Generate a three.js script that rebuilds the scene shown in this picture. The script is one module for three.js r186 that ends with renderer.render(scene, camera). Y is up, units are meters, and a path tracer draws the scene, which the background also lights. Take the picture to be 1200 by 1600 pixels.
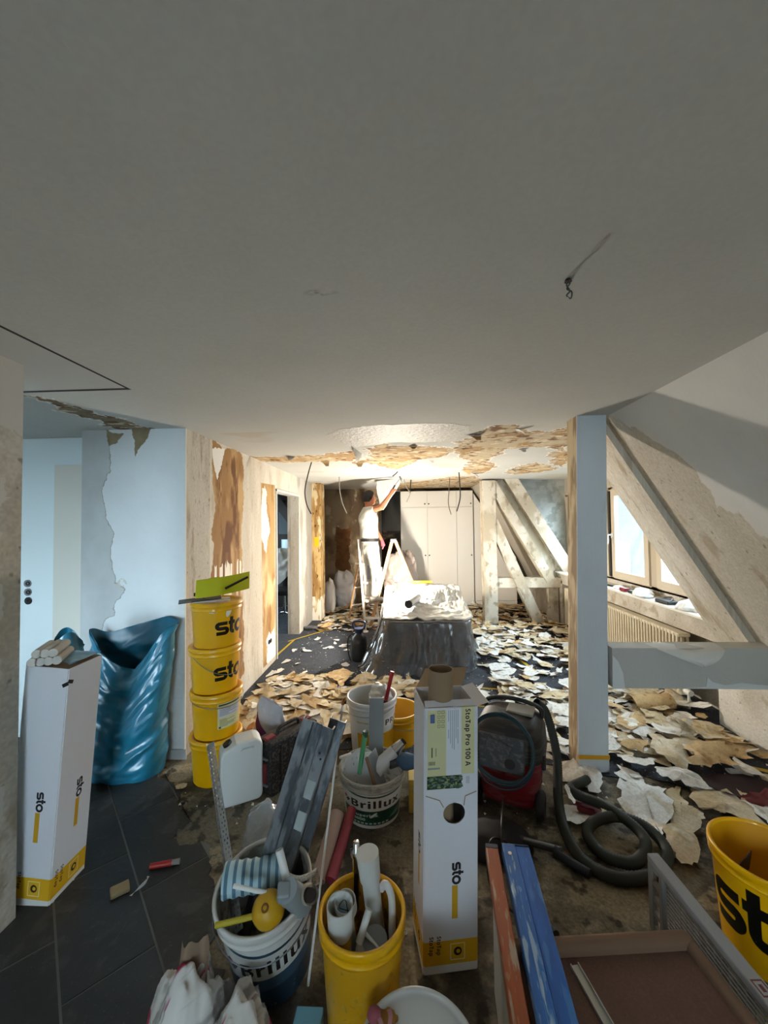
import * as THREE from 'three';
import { RoundedBoxGeometry } from 'three/addons/geometries/RoundedBoxGeometry.js';
import { mergeGeometries, mergeVertices, toCreasedNormals } from 'three/addons/utils/BufferGeometryUtils.js';

// ---------- camera, sky, lights, exposure ----------
const scene = new THREE.Scene();
const camera = new THREE.PerspectiveCamera(2 * Math.atan(800 / 610) * 180 / Math.PI, 0.75, 0.02, 200);
camera.rotation.order = 'YXZ';
camera.position.set(0, 1.7, 0);
camera.rotation.set(THREE.MathUtils.degToRad(1.66), THREE.MathUtils.degToRad(2.8), THREE.MathUtils.degToRad(-0.68));
scene.add(camera);
scene.background = new THREE.Color().setRGB(0.66, 0.86, 1.0);
scene.backgroundIntensity = 19;
const renderer = new THREE.WebGLRenderer({ antialias: true });
renderer.toneMapping = THREE.LinearToneMapping;
renderer.toneMappingExposure = 1.15;
renderer.shadowMap.enabled = true;
const WORK_LAMP = { at: [-0.1, 0.92, -5.55], color: 0xfff4e4, candela: 17 };

// ---------- noise and textures ----------
const PI = Math.PI, V = (x, y, z) => new THREE.Vector3(x, y, z);
let seedState = 7;
const rnd = () => { seedState = (seedState + 0x6d2b79f5) | 0; let t = Math.imul(seedState ^ (seedState >>> 15), 1 | seedState); t = (t + Math.imul(t ^ (t >>> 7), 61 | t)) ^ t; return ((t ^ (t >>> 14)) >>> 0) / 4294967296; };
const rr = (a, b) => a + (b - a) * rnd();
const h2 = (x, y) => { let h = Math.imul(x, 374761393) + Math.imul(y, 668265263) | 0; h = Math.imul(h ^ (h >>> 13), 1274126177); return ((h ^ (h >>> 16)) >>> 0) / 4294967296; };
function vn(x, y) {
  const xi = Math.floor(x), yi = Math.floor(y), fx = x - xi, fy = y - yi, u = fx * fx * (3 - 2 * fx), v = fy * fy * (3 - 2 * fy);
  const a = h2(xi, yi), b = h2(xi + 1, yi), c = h2(xi, yi + 1), d = h2(xi + 1, yi + 1);
  return a + (b - a) * u + (c - a) * v + (a - b - c + d) * u * v;
}
function fbm(x, y, o = 4) { let s = 0, a = 0.5, n = 0; for (let i = 0; i < o; i++) { s += a * vn(x, y); n += a; a *= 0.5; x = x * 2.03 + 17.1; y = y * 2.03 + 5.3; } return s / n; }
const vn3 = (x, y, z) => (vn(x + z * 1.31, y - z * 0.73) + vn(y + x * 0.57 + 31, z + 11) + vn(z + y * 0.41 + 57, x + 23)) / 3;
const clamp = (x, a = 0, b = 1) => Math.min(b, Math.max(a, x)), sm = (a, b, x) => { const t = clamp((x - a) / (b - a)); return t * t * (3 - 2 * t); };
const mix = (a, b, t) => [a[0] + (b[0] - a[0]) * t, a[1] + (b[1] - a[1]) * t, a[2] + (b[2] - a[2]) * t];
const mul = (a, k) => [a[0] * k, a[1] * k, a[2] * k];
function paint(w, h, x0, y0, W, H, fn, srgb = true) {          // a texture over [x0, x0+W] x [y0, y0+H] in metres
  const d = new Uint8Array(w * h * 4);
  for (let j = 0; j < h; j++) for (let i = 0; i < w; i++) {
    const c = fn(x0 + (i + 0.5) / w * W, y0 + (j + 0.5) / h * H), o = (j * w + i) * 4;
    if (typeof c === 'number') d[o] = d[o + 1] = d[o + 2] = clamp(c) * 255;
    else { d[o] = clamp(c[0], 0, 255); d[o + 1] = clamp(c[1], 0, 255); d[o + 2] = clamp(c[2], 0, 255); }
    d[o + 3] = 255;
  }
  const t = new THREE.DataTexture(d, w, h);
  t.magFilter = t.minFilter = THREE.LinearFilter; t.wrapS = t.wrapT = THREE.RepeatWrapping;
  if (srgb) t.colorSpace = THREE.SRGBColorSpace;
  t.repeat.set(1 / W, 1 / H); t.offset.set(-x0 / W, -y0 / H); t.needsUpdate = true;
  return t;
}
function inPoly(p, x, y) { let c = false; for (let i = 0, j = p.length - 1; i < p.length; j = i++) { const a = p[i], b = p[j]; if ((a[1] > y) !== (b[1] > y) && x < (b[0] - a[0]) * (y - a[1]) / (b[1] - a[1]) + a[0]) c = !c; } return c; }
function polyDist(p, x, y) {                                      // signed distance, positive inside
  let m = 1e9;
  for (let i = 0, j = p.length - 1; i < p.length; j = i++) {
    const ax = p[j][0], ay = p[j][1], bx = p[i][0] - ax, by = p[i][1] - ay, t = clamp(((x - ax) * bx + (y - ay) * by) / (bx * bx + by * by + 1e-12));
    const dx = x - ax - t * bx, dy = y - ay - t * by; m = Math.min(m, dx * dx + dy * dy);
  }
  return (inPoly(p, x, y) ? 1 : -1) * Math.sqrt(m);
}
function region(p) {                                              // polygon with its box, for fast lookups
  const xs = p.map((q) => q[0]), ys = p.map((q) => q[1]), b = [Math.min(...xs) - 0.3, Math.max(...xs) + 0.3, Math.min(...ys) - 0.3, Math.max(...ys) + 0.3];
  return (x, y) => (x < b[0] || x > b[1] || y < b[2] || y > b[3] ? -1 : polyDist(p, x, y));
}
function canvasTex(w, h, draw, metresW, metresH) {
  const c = document.createElement('canvas'); c.width = w; c.height = h;
  draw(c.getContext('2d'), w, h);
  const t = new THREE.CanvasTexture(c); t.colorSpace = THREE.SRGBColorSpace; t.magFilter = THREE.LinearFilter; t.anisotropy = 8;
  if (metresW) { t.wrapS = t.wrapT = THREE.RepeatWrapping; t.repeat.set(1 / metresW, 1 / metresH); }
  return t;
}
function speckle(g, w, h, n, colors, r0, r1, a = 0.5) { for (let i = 0; i < n; i++) { g.globalAlpha = a * rnd(); g.fillStyle = colors[Math.floor(rnd() * colors.length)]; g.beginPath(); g.ellipse(rnd() * w, rnd() * h, rr(r0, r1), rr(r0, r1) * rr(0.3, 1), rnd() * 3, 0, 7); g.fill(); } g.globalAlpha = 1; }

// ---------- materials ----------
const mat = (color, roughness = 0.7, o = {}) => new THREE.MeshPhysicalMaterial({ color, roughness, side: THREE.DoubleSide, ...o });
const bumpFine = paint(256, 256, 0, 0, 0.5, 0.5, (x, y) => 0.5 * fbm(x * 120, y * 120, 3) + 0.5 * vn(x * 40, y * 40), false);
const bumpRough = paint(512, 512, 0, 0, 1.2, 1.2, (x, y) => 0.65 * fbm(x * 9, y * 9, 6) + 0.35 * Math.abs(fbm(x * 30 + 5, y * 30, 4) * 2 - 1), false);
const dirtTex = (c, c2, seed, k = 30) => paint(256, 256, 0, 0, 0.6, 0.6, (x, y) => { const n = fbm(x * k + seed, y * k, 5), s = vn(x * 300 + seed, y * 300) > 0.9 ? 0.35 : 0; return mix(c, c2, clamp(sm(0.46, 0.68, n) * 0.9 + s)); });
const dirty = (c, c2, rough, seed, o = {}, k) => mat(0xffffff, rough, { map: dirtTex(c, c2, seed, k), ...o });
const WOODCARD = mat(0x9a7f66, 0.9);

// ---------- scene graph ----------
const used = new Map();
function numbered(name) { const n = used.get(name) ?? 0; used.set(name, n + 1); return n ? `${name}_${String(n).padStart(3, '0')}` : name; }
const shade = (o) => { o.traverse((m) => { if (m.isMesh) m.castShadow = m.receiveShadow = true; }); return o; };
function tag(o, label, category, group) { o.userData.label = label; o.userData.category = category; if (group) o.userData.group = group; return o; }
function thing(name, label, category, [x, y, z] = [0, 0, 0], turn = 0, group) {
  const o = new THREE.Group(); o.name = numbered(name); o.position.set(x, y, z); o.rotation.y = turn; scene.add(o);
  return tag(o, label, category, group);
}
function part(name, geo, m, parent, label) { const o = new THREE.Mesh(Array.isArray(geo) ? join(geo) : geo, m); o.name = name; o.castShadow = o.receiveShadow = true; parent.add(o); if (label) o.userData.label = label; return o; }
function solo(name, geo, m, label, category, group, pos) { const o = part(numbered(name), geo, m, scene); if (pos) o.position.set(...pos); return tag(o, label, category, group); }
function struct(name, geo, m, label) { const o = part(name, geo, m, scene); o.userData.kind = 'structure'; if (label) o.userData.label = label; return o; }
function copy(o, pos, turn, label, group) { const c = o.clone(); c.name = numbered(o.name.replace(/_\d{3}$/, '')); c.userData = { ...o.userData }; scene.add(c); if (pos) c.position.set(...pos); if (turn !== undefined) c.rotation.y = turn; if (label) c.userData.label = label; if (group) c.userData.group = group; return c; }

// ---------- geometry ----------
function join(list) { return mergeGeometries(list.map((g) => { const n = g.index ? g.toNonIndexed() : g; for (const k of Object.keys(n.attributes)) if (!['position', 'normal', 'uv'].includes(k)) n.deleteAttribute(k); return n; })); }
const at = (g, x, y, z, rx = 0, ry = 0, rz = 0) => { g.applyMatrix4(new THREE.Matrix4().compose(V(x, y, z), new THREE.Quaternion().setFromEuler(new THREE.Euler(rx, ry, rz)), V(1, 1, 1))); return g; };
function metreUV(g) {                                             // box mapping in metres: u, v along the two axes across the face
  const n = g.index ? g.toNonIndexed() : g, p = n.attributes.position, q = n.attributes.normal, uv = new Float32Array(p.count * 2);
  for (let i = 0; i < p.count; i++) {
    const a = [Math.abs(q.getX(i)), Math.abs(q.getY(i)), Math.abs(q.getZ(i))], x = p.getX(i), y = p.getY(i), z = p.getZ(i);
    if (a[0] >= a[1] && a[0] >= a[2]) { uv[2 * i] = z; uv[2 * i + 1] = y; } else if (a[1] >= a[2]) { uv[2 * i] = x; uv[2 * i + 1] = z; } else { uv[2 * i] = x; uv[2 * i + 1] = y; }
  }
  n.setAttribute('uv', new THREE.BufferAttribute(uv, 2));
  return n;
}
const slab = (x0, x1, y0, y1, z0, z1) => metreUV(at(new THREE.BoxGeometry(x1 - x0, y1 - y0, z1 - z0), (x0 + x1) / 2, (y0 + y1) / 2, (z0 + z1) / 2));
const rbox = (w, h, d, r = 0.004, s = 2) => new RoundedBoxGeometry(w, h, d, s, Math.min(r, w / 2.01, h / 2.01, d / 2.01));
const cyl = (r0, r1, h, n = 24, open = false) => new THREE.CylinderGeometry(r0, r1, h, n, 1, open);   // r0 at the top
const lathe = (pts, n = 40, a0 = 0, a = 2 * PI) => new THREE.LatheGeometry(pts.map((p) => new THREE.Vector2(p[0], p[1])), n, a0, a);
const tube = (pts, r, seg = 40, rs = 8) => new THREE.TubeGeometry(new THREE.CatmullRomCurve3(pts.map((p) => V(...p))), seg, r, rs);
function bar(a, b, w, d = w, up = V(0, 0, 1)) {                   // a beam of section w x d between two points
  const A = V(...a), B = V(...b), y = B.clone().sub(A), L = y.length(); y.normalize();
  const x = new THREE.Vector3().crossVectors(y, up).normalize(), z = new THREE.Vector3().crossVectors(x, y);
  const g = new THREE.BoxGeometry(w, L, d), m = new THREE.Matrix4().makeBasis(x, y, z); m.setPosition(A.add(B).multiplyScalar(0.5));
  return g.applyMatrix4(m);
}
function rod(a, b, r0, r1 = r0, n = 14) { const A = V(...a), B = V(...b), d = B.clone().sub(A), g = cyl(r1, r0, d.length(), n); g.applyQuaternion(new THREE.Quaternion().setFromUnitVectors(V(0, 1, 0), d.clone().normalize())); const c = A.add(B).multiplyScalar(0.5); g.translate(c.x, c.y, c.z); return g; }
function prism(pts, depth, bevel = 0) { const s = new THREE.Shape(pts.map((p) => new THREE.Vector2(p[0], p[1]))); return new THREE.ExtrudeGeometry(s, { depth, bevelEnabled: bevel > 0, bevelSize: bevel, bevelThickness: bevel, bevelSegments: 2, curveSegments: 12 }); }
function sheet(nu, nv, fn) {                                      // a surface from fn(u, v) -> [x, y, z]
  const p = [], uv = [], ix = [];
  for (let j = 0; j <= nv; j++) for (let i = 0; i <= nu; i++) { p.push(...fn(i / nu, j / nv)); uv.push(i / nu, j / nv); }
  for (let j = 0; j < nv; j++) for (let i = 0; i < nu; i++) { const a = j * (nu + 1) + i, b = a + 1, c = a + nu + 1, d = c + 1; ix.push(a, b, d, a, d, c); }
  const g = new THREE.BufferGeometry(); g.setAttribute('position', new THREE.Float32BufferAttribute(p, 3)); g.setAttribute('uv', new THREE.Float32BufferAttribute(uv, 2)); g.setIndex(ix); g.computeVertexNormals();
  return g;
}
function nets(f, lo, hi, cell) {                                  // surface nets: the surface f = 0 (f < 0 inside)
  const n = [0, 1, 2].map((k) => Math.ceil((hi[k] - lo[k]) / cell) + 1), [nx, ny, nz] = n, id = (x, y, z) => (z * ny + y) * nx + x;
  const val = new Float32Array(nx * ny * nz), vert = new Int32Array(nx * ny * nz).fill(-1), pos = [], idx = [];
  for (let z = 0; z < nz; z++) for (let y = 0; y < ny; y++) for (let x = 0; x < nx; x++) val[id(x, y, z)] = f(lo[0] + x * cell, lo[1] + y * cell, lo[2] + z * cell);
  for (let z = 0; z < nz - 1; z++) for (let y = 0; y < ny - 1; y++) for (let x = 0; x < nx - 1; x++) {
    let cx = 0, cy = 0, cz = 0, k = 0;
    const c = (dx, dy, dz) => val[id(x + dx, y + dy, z + dz)];
    for (const [a, b] of EDGES) { const va = c(...a), vb = c(...b); if ((va < 0) === (vb < 0)) continue; const t = va / (va - vb); cx += a[0] + (b[0] - a[0]) * t; cy += a[1] + (b[1] - a[1]) * t; cz += a[2] + (b[2] - a[2]) * t; k++; }
    if (k) { vert[id(x, y, z)] = pos.length / 3; pos.push(lo[0] + (x + cx / k) * cell, lo[1] + (y + cy / k) * cell, lo[2] + (z + cz / k) * cell); }
  }
  const quad = (a, b, c, d, flip) => { if (Math.min(a, b, c, d) < 0) return; if (flip) idx.push(a, c, b, a, d, c); else idx.push(a, b, c, a, c, d); };
  for (let z = 1; z < nz - 1; z++) for (let y = 1; y < ny - 1; y++) for (let x = 1; x < nx - 1; x++) {
    const v0 = val[id(x, y, z)] < 0, w = (dx, dy, dz) => vert[id(x - dx, y - dy, z - dz)];
    if (v0 !== (val[id(x + 1, y, z)] < 0)) quad(w(0, 1, 1), w(0, 0, 1), w(0, 0, 0), w(0, 1, 0), !v0);
    if (v0 !== (val[id(x, y + 1, z)] < 0)) quad(w(1, 0, 1), w(1, 0, 0), w(0, 0, 0), w(0, 0, 1), !v0);
    if (v0 !== (val[id(x, y, z + 1)] < 0)) quad(w(1, 1, 0), w(0, 1, 0), w(0, 0, 0), w(1, 0, 0), !v0);
  }
  const g = new THREE.BufferGeometry(); g.setAttribute('position', new THREE.Float32BufferAttribute(pos, 3)); g.setIndex(idx); g.computeVertexNormals();
  const uv = []; for (let i = 0; i < pos.length; i += 3) uv.push(pos[i] + pos[i + 2] * 0.7, pos[i + 1]);
  g.setAttribute('uv', new THREE.Float32BufferAttribute(uv, 2));
  return g;
}
const EDGES = []; for (const a of [0, 1]) for (const b of [0, 1]) EDGES.push([[0, a, b], [1, a, b]], [[a, 0, b], [a, 1, b]], [[a, b, 0], [a, b, 1]]);
function cone(p, a, b, ra, rb) {                                  // distance to a tapered capsule
  const bx = b[0] - a[0], by = b[1] - a[1], bz = b[2] - a[2], t = clamp(((p[0] - a[0]) * bx + (p[1] - a[1]) * by + (p[2] - a[2]) * bz) / (bx * bx + by * by + bz * bz + 1e-9));
  return Math.hypot(p[0] - a[0] - t * bx, p[1] - a[1] - t * by, p[2] - a[2] - t * bz) - (ra + (rb - ra) * t);
}
const smin = (a, b, k) => { const h = clamp(0.5 + 0.5 * (b - a) / k); return b + (a - b) * h - k * h * (1 - h); };
// ---------- the room ----------
const glassMat0 = mat(0xffffff, 0.02, { transmission: 1, thickness: 0, ior: 1.45 });
const WHITE = [214, 213, 208], PLASTER = [180, 171, 155], PALE = [205, 199, 186], TAN = [172, 136, 88], BROWN = [120, 78, 38];
const ingrain = mat(0xd2d1cc, 0.75, { bumpMap: bumpFine, bumpScale: 0.0015 });
const plainWhite = mat(0xd6d5cf, 0.7), darkWall = mat(0x3a3836, 0.9), greyPlaster = mat(0xb9b2a4, 0.9, { bumpMap: bumpRough, bumpScale: 0.004 });
const warp = (x, y, k, a) => [(fbm(x * k, y * k, 4) - 0.5) * a, (fbm(x * k + 40, y * k + 9, 4) - 0.5) * a];
function bare(x, y, seed) {                                       // stripped plaster: beige with darker soaked marks and scratches
  let c = mix(PLASTER, PALE, sm(0.35, 0.65, fbm(x * 2.2 + seed, y * 1.1, 5)));
  c = mix(c, [148, 130, 104], sm(0.6, 0.8, fbm(x * 7 + seed, y * 4 + 3, 5)) * 0.6);
  c = mix(c, [120, 110, 98], sm(0.76, 0.84, fbm(x * 26 + seed, y * 26, 3)) * 0.7);
  return mul(c, 0.94 + 0.12 * vn(x * 90, y * 90));
}
// ceiling: white textured paper, torn away in patches down to brown board and grey filler
const TEARS = [
  [[0.5, -3.94], [0.51, -3.54], [0.6, -3.49], [0.61, -3.2], [0.68, -2.99], [0.84, -2.97], [0.96, -3.06], [1.09, -3.22], [1.23, -3.17], [1.4, -3.01], [1.64, -3.96], [1.58, -4.1], [1.46, -3.88], [1.2, -3.88], [1.04, -3.96], [1.03, -4.42], [1.07, -4.79], [1.24, -5.14], [1.23, -5.78], [1.11, -6.06], [0.85, -5.58], [0.79, -4.66], [0.68, -4.46], [0.59, -4.13]],
  [[-0.34, -3.81], [-0.17, -3.58], [0.07, -3.66], [0.38, -3.76], [0.54, -3.98], [0.44, -4.35], [0.19, -4.5], [0.06, -4.93], [-0.12, -5.32], [-0.3, -4.93], [-0.43, -4.61], [-0.55, -4.85], [-0.61, -4.58], [-0.38, -4.34]],
  [[-1.66, -4.08], [-1.3, -4.14], [-0.88, -4.11], [-0.64, -3.91], [-0.46, -3.86], [-0.46, -4.16], [-0.55, -4.5], [-0.95, -4.45], [-1.35, -4.54], [-1.66, -4.36]],
  [[1.47, -5.81], [1.52, -5.06], [1.68, -4.92], [1.99, -5.29], [2.16, -5.56], [2, -5.88], [1.68, -6.07]],
  [[1.51, -3.95], [1.62, -3.9], [1.84, -4.43], [2.17, -5.38], [1.88, -5], [1.63, -4.41]],
  [[-0.2, -7.2], [0.35, -6.86], [0.72, -6.26], [1.12, -6.23], [1.4, -6.9], [1.75, -8.7], [0.15, -8.9], [-0.2, -8.9]],
  [[-2.08, -2.02], [-2.03, -2.07], [-2.0, -2.27], [-1.98, -2.4], [-1.93, -2.5], [-1.9, -2.7], [-1.84, -2.9], [-2.0, -2.9], [-2.2, -2.84], [-2.1, -2.6], [-2.12, -2.3]],
].map(region);
const tearAt = (x, z) => { const w = warp(x, z, 9, 0.2), v = warp(x + 3, z, 34, 0.07); let d = -1; for (const f of TEARS) d = Math.max(d, f(x + w[0] + v[0], z + w[1] + v[1])); return d; };
const ceilingMap = paint(1280, 2000, -2.6, -8.6, 5.6, 9.4, (x, z) => {
  let c = mul([186, 186, 181], 0.97 + 0.05 * fbm(x * 3, z * 3, 3) + 0.03 * (vn(x * 110, z * 110) - 0.5));
  if (z < -2.4 || x < -1.7) {
    const d = tearAt(x, z);
    if (d > -0.02) {
      const n = fbm(x * 6, z * 6, 5), m = fbm(x * 15, z * 13 + 7, 5);
      let b = x > 0.45 && x < 1.7 ? mix([176, 160, 132], [150, 118, 74], sm(0.55, 0.7, n)) : mix([168, 136, 92], [190, 172, 136], sm(0.4, 0.65, n));
      if (x < -1.7) b = mix([112, 96, 74], [160, 142, 112], n);
      b = mix(b, [92, 58, 26], sm(0.58, 0.74, m) * 0.85);
      b = mix(b, [220, 206, 180], sm(0.64, 0.7, fbm(x * 14 + 60, z * 26, 4)) * 0.8);
      if (d < 0.035) b = mix(b, [104, 66, 30], (1 - Math.abs(d - 0.012) / 0.023) > 0 ? 0.55 * vn(x * 40, z * 40) : 0);
      c = mix(c, b, sm(-0.004, 0.006, d));
      if (d < 0 && d > -0.018) c = mix(c, [236, 232, 222], 0.7);
    }
    c = mix(c, [168, 150, 120], sm(0.66, 0.78, fbm(x * 1.7 + 8, z * 2.4, 4)) * 0.35 * (z < -3 ? 1 : 0));
  }
  // a smear of filler and a few scuffs beside it
  const s = sm(0.06, 0.02, Math.hypot((x + 0.25) * 0.9, (z + 1.2) * 2.6)) * sm(0.5, 0.62, fbm(x * 30, z * 60, 3)); c = mix(c, [120, 122, 122], s * 0.6);
  return c;
});
const ceilingMat = mat(0xffffff, 0.88, { map: ceilingMap, bumpMap: bumpFine, bumpScale: 0.0007 });
const HATCH = [-2.09, -1.44, -2.0, -0.9];
{
  const s = new THREE.Shape([[-4.2, -9.2], [1.46, -9.2], [1.46, -7], [3.05, -7], [3.05, -3.3], [1.46, -3.3], [1.46, 3.2], [-4.2, 3.2]].map((p) => new THREE.Vector2(p[0], -p[1])));
  s.holes.push(new THREE.Path([[HATCH[0], 2.0], [HATCH[1], 2.0], [HATCH[1], 0.9], [HATCH[0], 0.9]].map((p) => new THREE.Vector2(...p))));
  const g = new THREE.ExtrudeGeometry(s, { depth: 0.18, bevelEnabled: false });
  g.rotateX(-PI / 2); g.translate(0, 2.43, 0);
  const ceiling = struct('ceiling', metreUV(g), ceilingMat, 'white papered ceiling torn to brown patches at the far end');
  part('attic_hatch', slab(HATCH[0] + 0.02, HATCH[1] - 0.018, 2.432, 2.455, HATCH[2] + 0.022, HATCH[3] - 0.012), mat(0xb8b8b4, 0.85), ceiling);
  part('hatch_seal', [slab(HATCH[0], HATCH[0] + 0.02, 2.431, 2.45, HATCH[2], HATCH[3]), slab(HATCH[1] - 0.018, HATCH[1], 2.431, 2.45, HATCH[2], HATCH[3]), slab(HATCH[0], HATCH[1], 2.431, 2.45, HATCH[2], HATCH[2] + 0.022)], mat(0x2b2a29, 0.9), ceiling);
  const wet = [], we = [[-0.62, -3.16], [-0.5, -2.98], [-0.3, -2.9], [0, -2.86], [0.3, -2.87], [0.52, -2.95], [0.56, -3.2], [0.44, -3.5], [0.2, -3.55], [-0.1, -3.5], [-0.3, -3.62], [-0.46, -3.7], [-0.56, -3.45]]; we.forEach((p, i) => { const q = we[(i + 1) % we.length]; for (let k = 0; k < 5; k++) wet.push(new THREE.Vector2(p[0] + (q[0] - p[0]) * k / 5 + (k ? rr(-0.02, 0.02) : 0), -(p[1] + (q[1] - p[1]) * k / 5 + (k ? rr(-0.02, 0.02) : 0)))); });
  part('soaked_paper', metreUV(new THREE.ExtrudeGeometry(new THREE.Shape(wet), { depth: 0.001, bevelEnabled: false }).rotateX(-PI / 2).translate(0, 2.4285, 0)), mat(0xb4b3ad, 0.5, { bumpMap: bumpFine, bumpScale: 0.007 }), ceiling, 'soaked glossy wallpaper');
  part('hatch_backing', slab(HATCH[0] - 0.05, HATCH[1] + 0.05, 2.46, 2.52, HATCH[2] - 0.05, HATCH[3] + 0.05), mat(0x1c1b1a, 1), ceiling);
}
// floor: screed with old adhesive; slate tiles in front on the left; dark carpet at the back
const TILE_EDGE = [[-4, -3.05], [-1.95, -3.05], [-1.8, -2.78], [-1.66, -2.6], [-1.52, -2.54], [-1.43, -2.46], [-1.36, -2.33], [-1.24, -2.22], [-1.28, -2.12], [-1.18, -2.06], [-1.1, -2.1], [-1.0, -2.0], [-0.94, -1.88], [-0.84, -1.78], [-0.78, -1.55], [-0.62, -1.4], [-0.5, -1.2], [-0.3, -1.0], [-0.2, 0.9], [-4, 0.9]];
const screed = paint(1024, 1024, -1.9, -3.2, 4.8, 4, (x, z) => {
  const n = fbm(x * 3.2, z * 3.2, 5), m = fbm(x * 16 + 3, z * 16, 5);
  let c = mix([112, 103, 84], [66, 60, 50], sm(0.44, 0.62, n));
  c = mix(c, [152, 141, 116], sm(0.55, 0.68, fbm(x * 5 + 20, z * 7, 5)) * 0.75);
  c = mix(c, [44, 40, 35], sm(0.6, 0.72, m) * 0.7);
  return mul(c, 0.85 + 0.3 * vn(x * 160, z * 160));
});
const floor = struct('floor', slab(-4.2, 3.1, -0.2, 0, -9.2, 3.2), mat(0xffffff, 0.92, { map: screed, bumpMap: bumpRough, bumpScale: 0.012 }), 'grey brown screed with rough old adhesive');
{
  const slate = [0, 1, 2].map((k) => mat(0xffffff, [0.42, 0.5, 0.55][k], { map: paint(256, 256, 0, 0, 0.9, 0.9, (x, y) => { const n = fbm(x * 6 + k * 9, y * 9, 5); let c = mix([27, 29, 31], [46, 48, 49], n); c = mix(c, [96, 94, 88], sm(0.58, 0.75, fbm(x * 13 + k * 31, y * 13, 5)) * 0.35); if (vn(x * 220 + k, y * 220) > 0.95) c = mix(c, [140, 138, 130], 0.4); return c; }), bumpMap: bumpRough, bumpScale: 0.003 }));
  const a = PI / 4, ex = [Math.cos(a), Math.sin(a)], ez = [Math.sin(a), -Math.cos(a)], gap = 0.004, L = 0.6, W = 0.3;
  const clip = (poly, q) => { let out = poly; for (let i = 0; i < 4; i++) { const A = q[i], B = q[(i + 1) % 4], inp = out; out = []; const side = (p) => (B[0] - A[0]) * (p[1] - A[1]) - (B[1] - A[1]) * (p[0] - A[0]); for (let j = 0; j < inp.length; j++) { const p = inp[j], r = inp[(j + 1) % inp.length], sp = side(p), sr = side(r); if (sp >= 0) out.push(p); if ((sp >= 0) !== (sr >= 0)) { const t = sp / (sp - sr); out.push([p[0] + (r[0] - p[0]) * t, p[1] + (r[1] - p[1]) * t]); } } if (!out.length) break; } return out; };
  const jag = []; TILE_EDGE.forEach((p, i) => { const q = TILE_EDGE[(i + 1) % TILE_EDGE.length], n = i > 1 && i < 18 ? 5 : 1; for (let k = 0; k < n; k++) jag.push([p[0] + (q[0] - p[0]) * k / n + (n > 1 ? rr(-0.018, 0.018) : 0), p[1] + (q[1] - p[1]) * k / n + (n > 1 ? rr(-0.018, 0.018) : 0)]); });
  part('grout', metreUV(new THREE.ExtrudeGeometry(new THREE.Shape(jag.map((p) => new THREE.Vector2(p[0], -p[1]))), { depth: 0.0085, bevelEnabled: false }).rotateX(-PI / 2)), mat(0x6d6d69, 0.95), floor);
  let n = 0;
  for (let i = -12; i < 12; i++) for (let j = -16; j < 16; j++) {   // slate plates laid on the diagonal
    const u = i * L + (j % 2 ? L / 2 : 0), v = j * W, o = [-1.23 + u * ex[0] + v * ez[0], -1.79 + u * ex[1] + v * ez[1]];
    if (o[0] < -3.4 || o[0] > 0.3 || o[1] < -3.6 || o[1] > 0.1) continue;
    const q = [[gap, gap], [L - gap, gap], [L - gap, W - gap], [gap, W - gap]].map(([s, t]) => [o[0] + s * ex[0] + t * ez[0], o[1] + s * ex[1] + t * ez[1]]);
    const area2 = q.reduce((s, p, k) => { const r = q[(k + 1) % 4]; return s + p[0] * r[1] - r[0] * p[1]; }, 0); if (area2 < 0) q.reverse();
    const c = clip(jag, q); if (c.length < 3) continue;
    const ar = Math.abs(c.reduce((s, p, k) => { const r = c[(k + 1) % c.length]; return s + p[0] * r[1] - r[0] * p[1]; }, 0)) / 2; if (ar < 0.002) continue;
    const s = new THREE.Shape(c.map((p) => new THREE.Vector2(p[0], -p[1]))), g = new THREE.ExtrudeGeometry(s, { depth: 0.011 + 0.0012 * rnd(), bevelEnabled: false });
    g.rotateX(-PI / 2);
    part(numbered('floor_tile'), metreUV(g), slate[n++ % 3], floor);
  }
}
const carpetMat = mat(0xffffff, 0.95, { map: paint(512, 512, 0, 0, 1.5, 1.5, (x, y) => { const n = vn(x * 170, y * 170); let c = mix([36, 40, 48], [60, 65, 74], n); c = mix(c, [86, 88, 92], sm(0.6, 0.75, fbm(x * 5, y * 5, 4)) * 0.35); if (vn(x * 120 + 9, y * 120) > 0.93) c = [150, 148, 142]; return c; }), bumpMap: bumpFine, bumpScale: 0.003 });
{
  const edge = [[-1.62, -2.95], [-1.2, -3.02], [-0.7, -2.92], [-0.3, -3.05], [0.1, -2.9], [0.5, -2.98], [0.9, -2.85], [1.3, -2.72], [1.7, -2.66], [2.2, -2.5], [2.62, -2.3]], pts = [];
  edge.forEach((p, i) => { const q = edge[i + 1]; pts.push(p); if (q) for (let k = 1; k < 6; k++) pts.push([p[0] + (q[0] - p[0]) * k / 6, p[1] + (q[1] - p[1]) * k / 6 + rr(-0.05, 0.05)]); });
  pts.push([2.84, -2.4], [2.84, -9.1], [-4.2, -9.1], [-4.2, -4.9], [-1.62, -4.9]);
  const g = new THREE.ExtrudeGeometry(new THREE.Shape(pts.map((p) => new THREE.Vector2(p[0], -p[1]))), { depth: 0.006, bevelEnabled: false }); g.rotateX(-PI / 2);
  struct('floor_carpet', metreUV(g), carpetMat, 'dark blue grey carpet specked with plaster crumbs');
}
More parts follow.
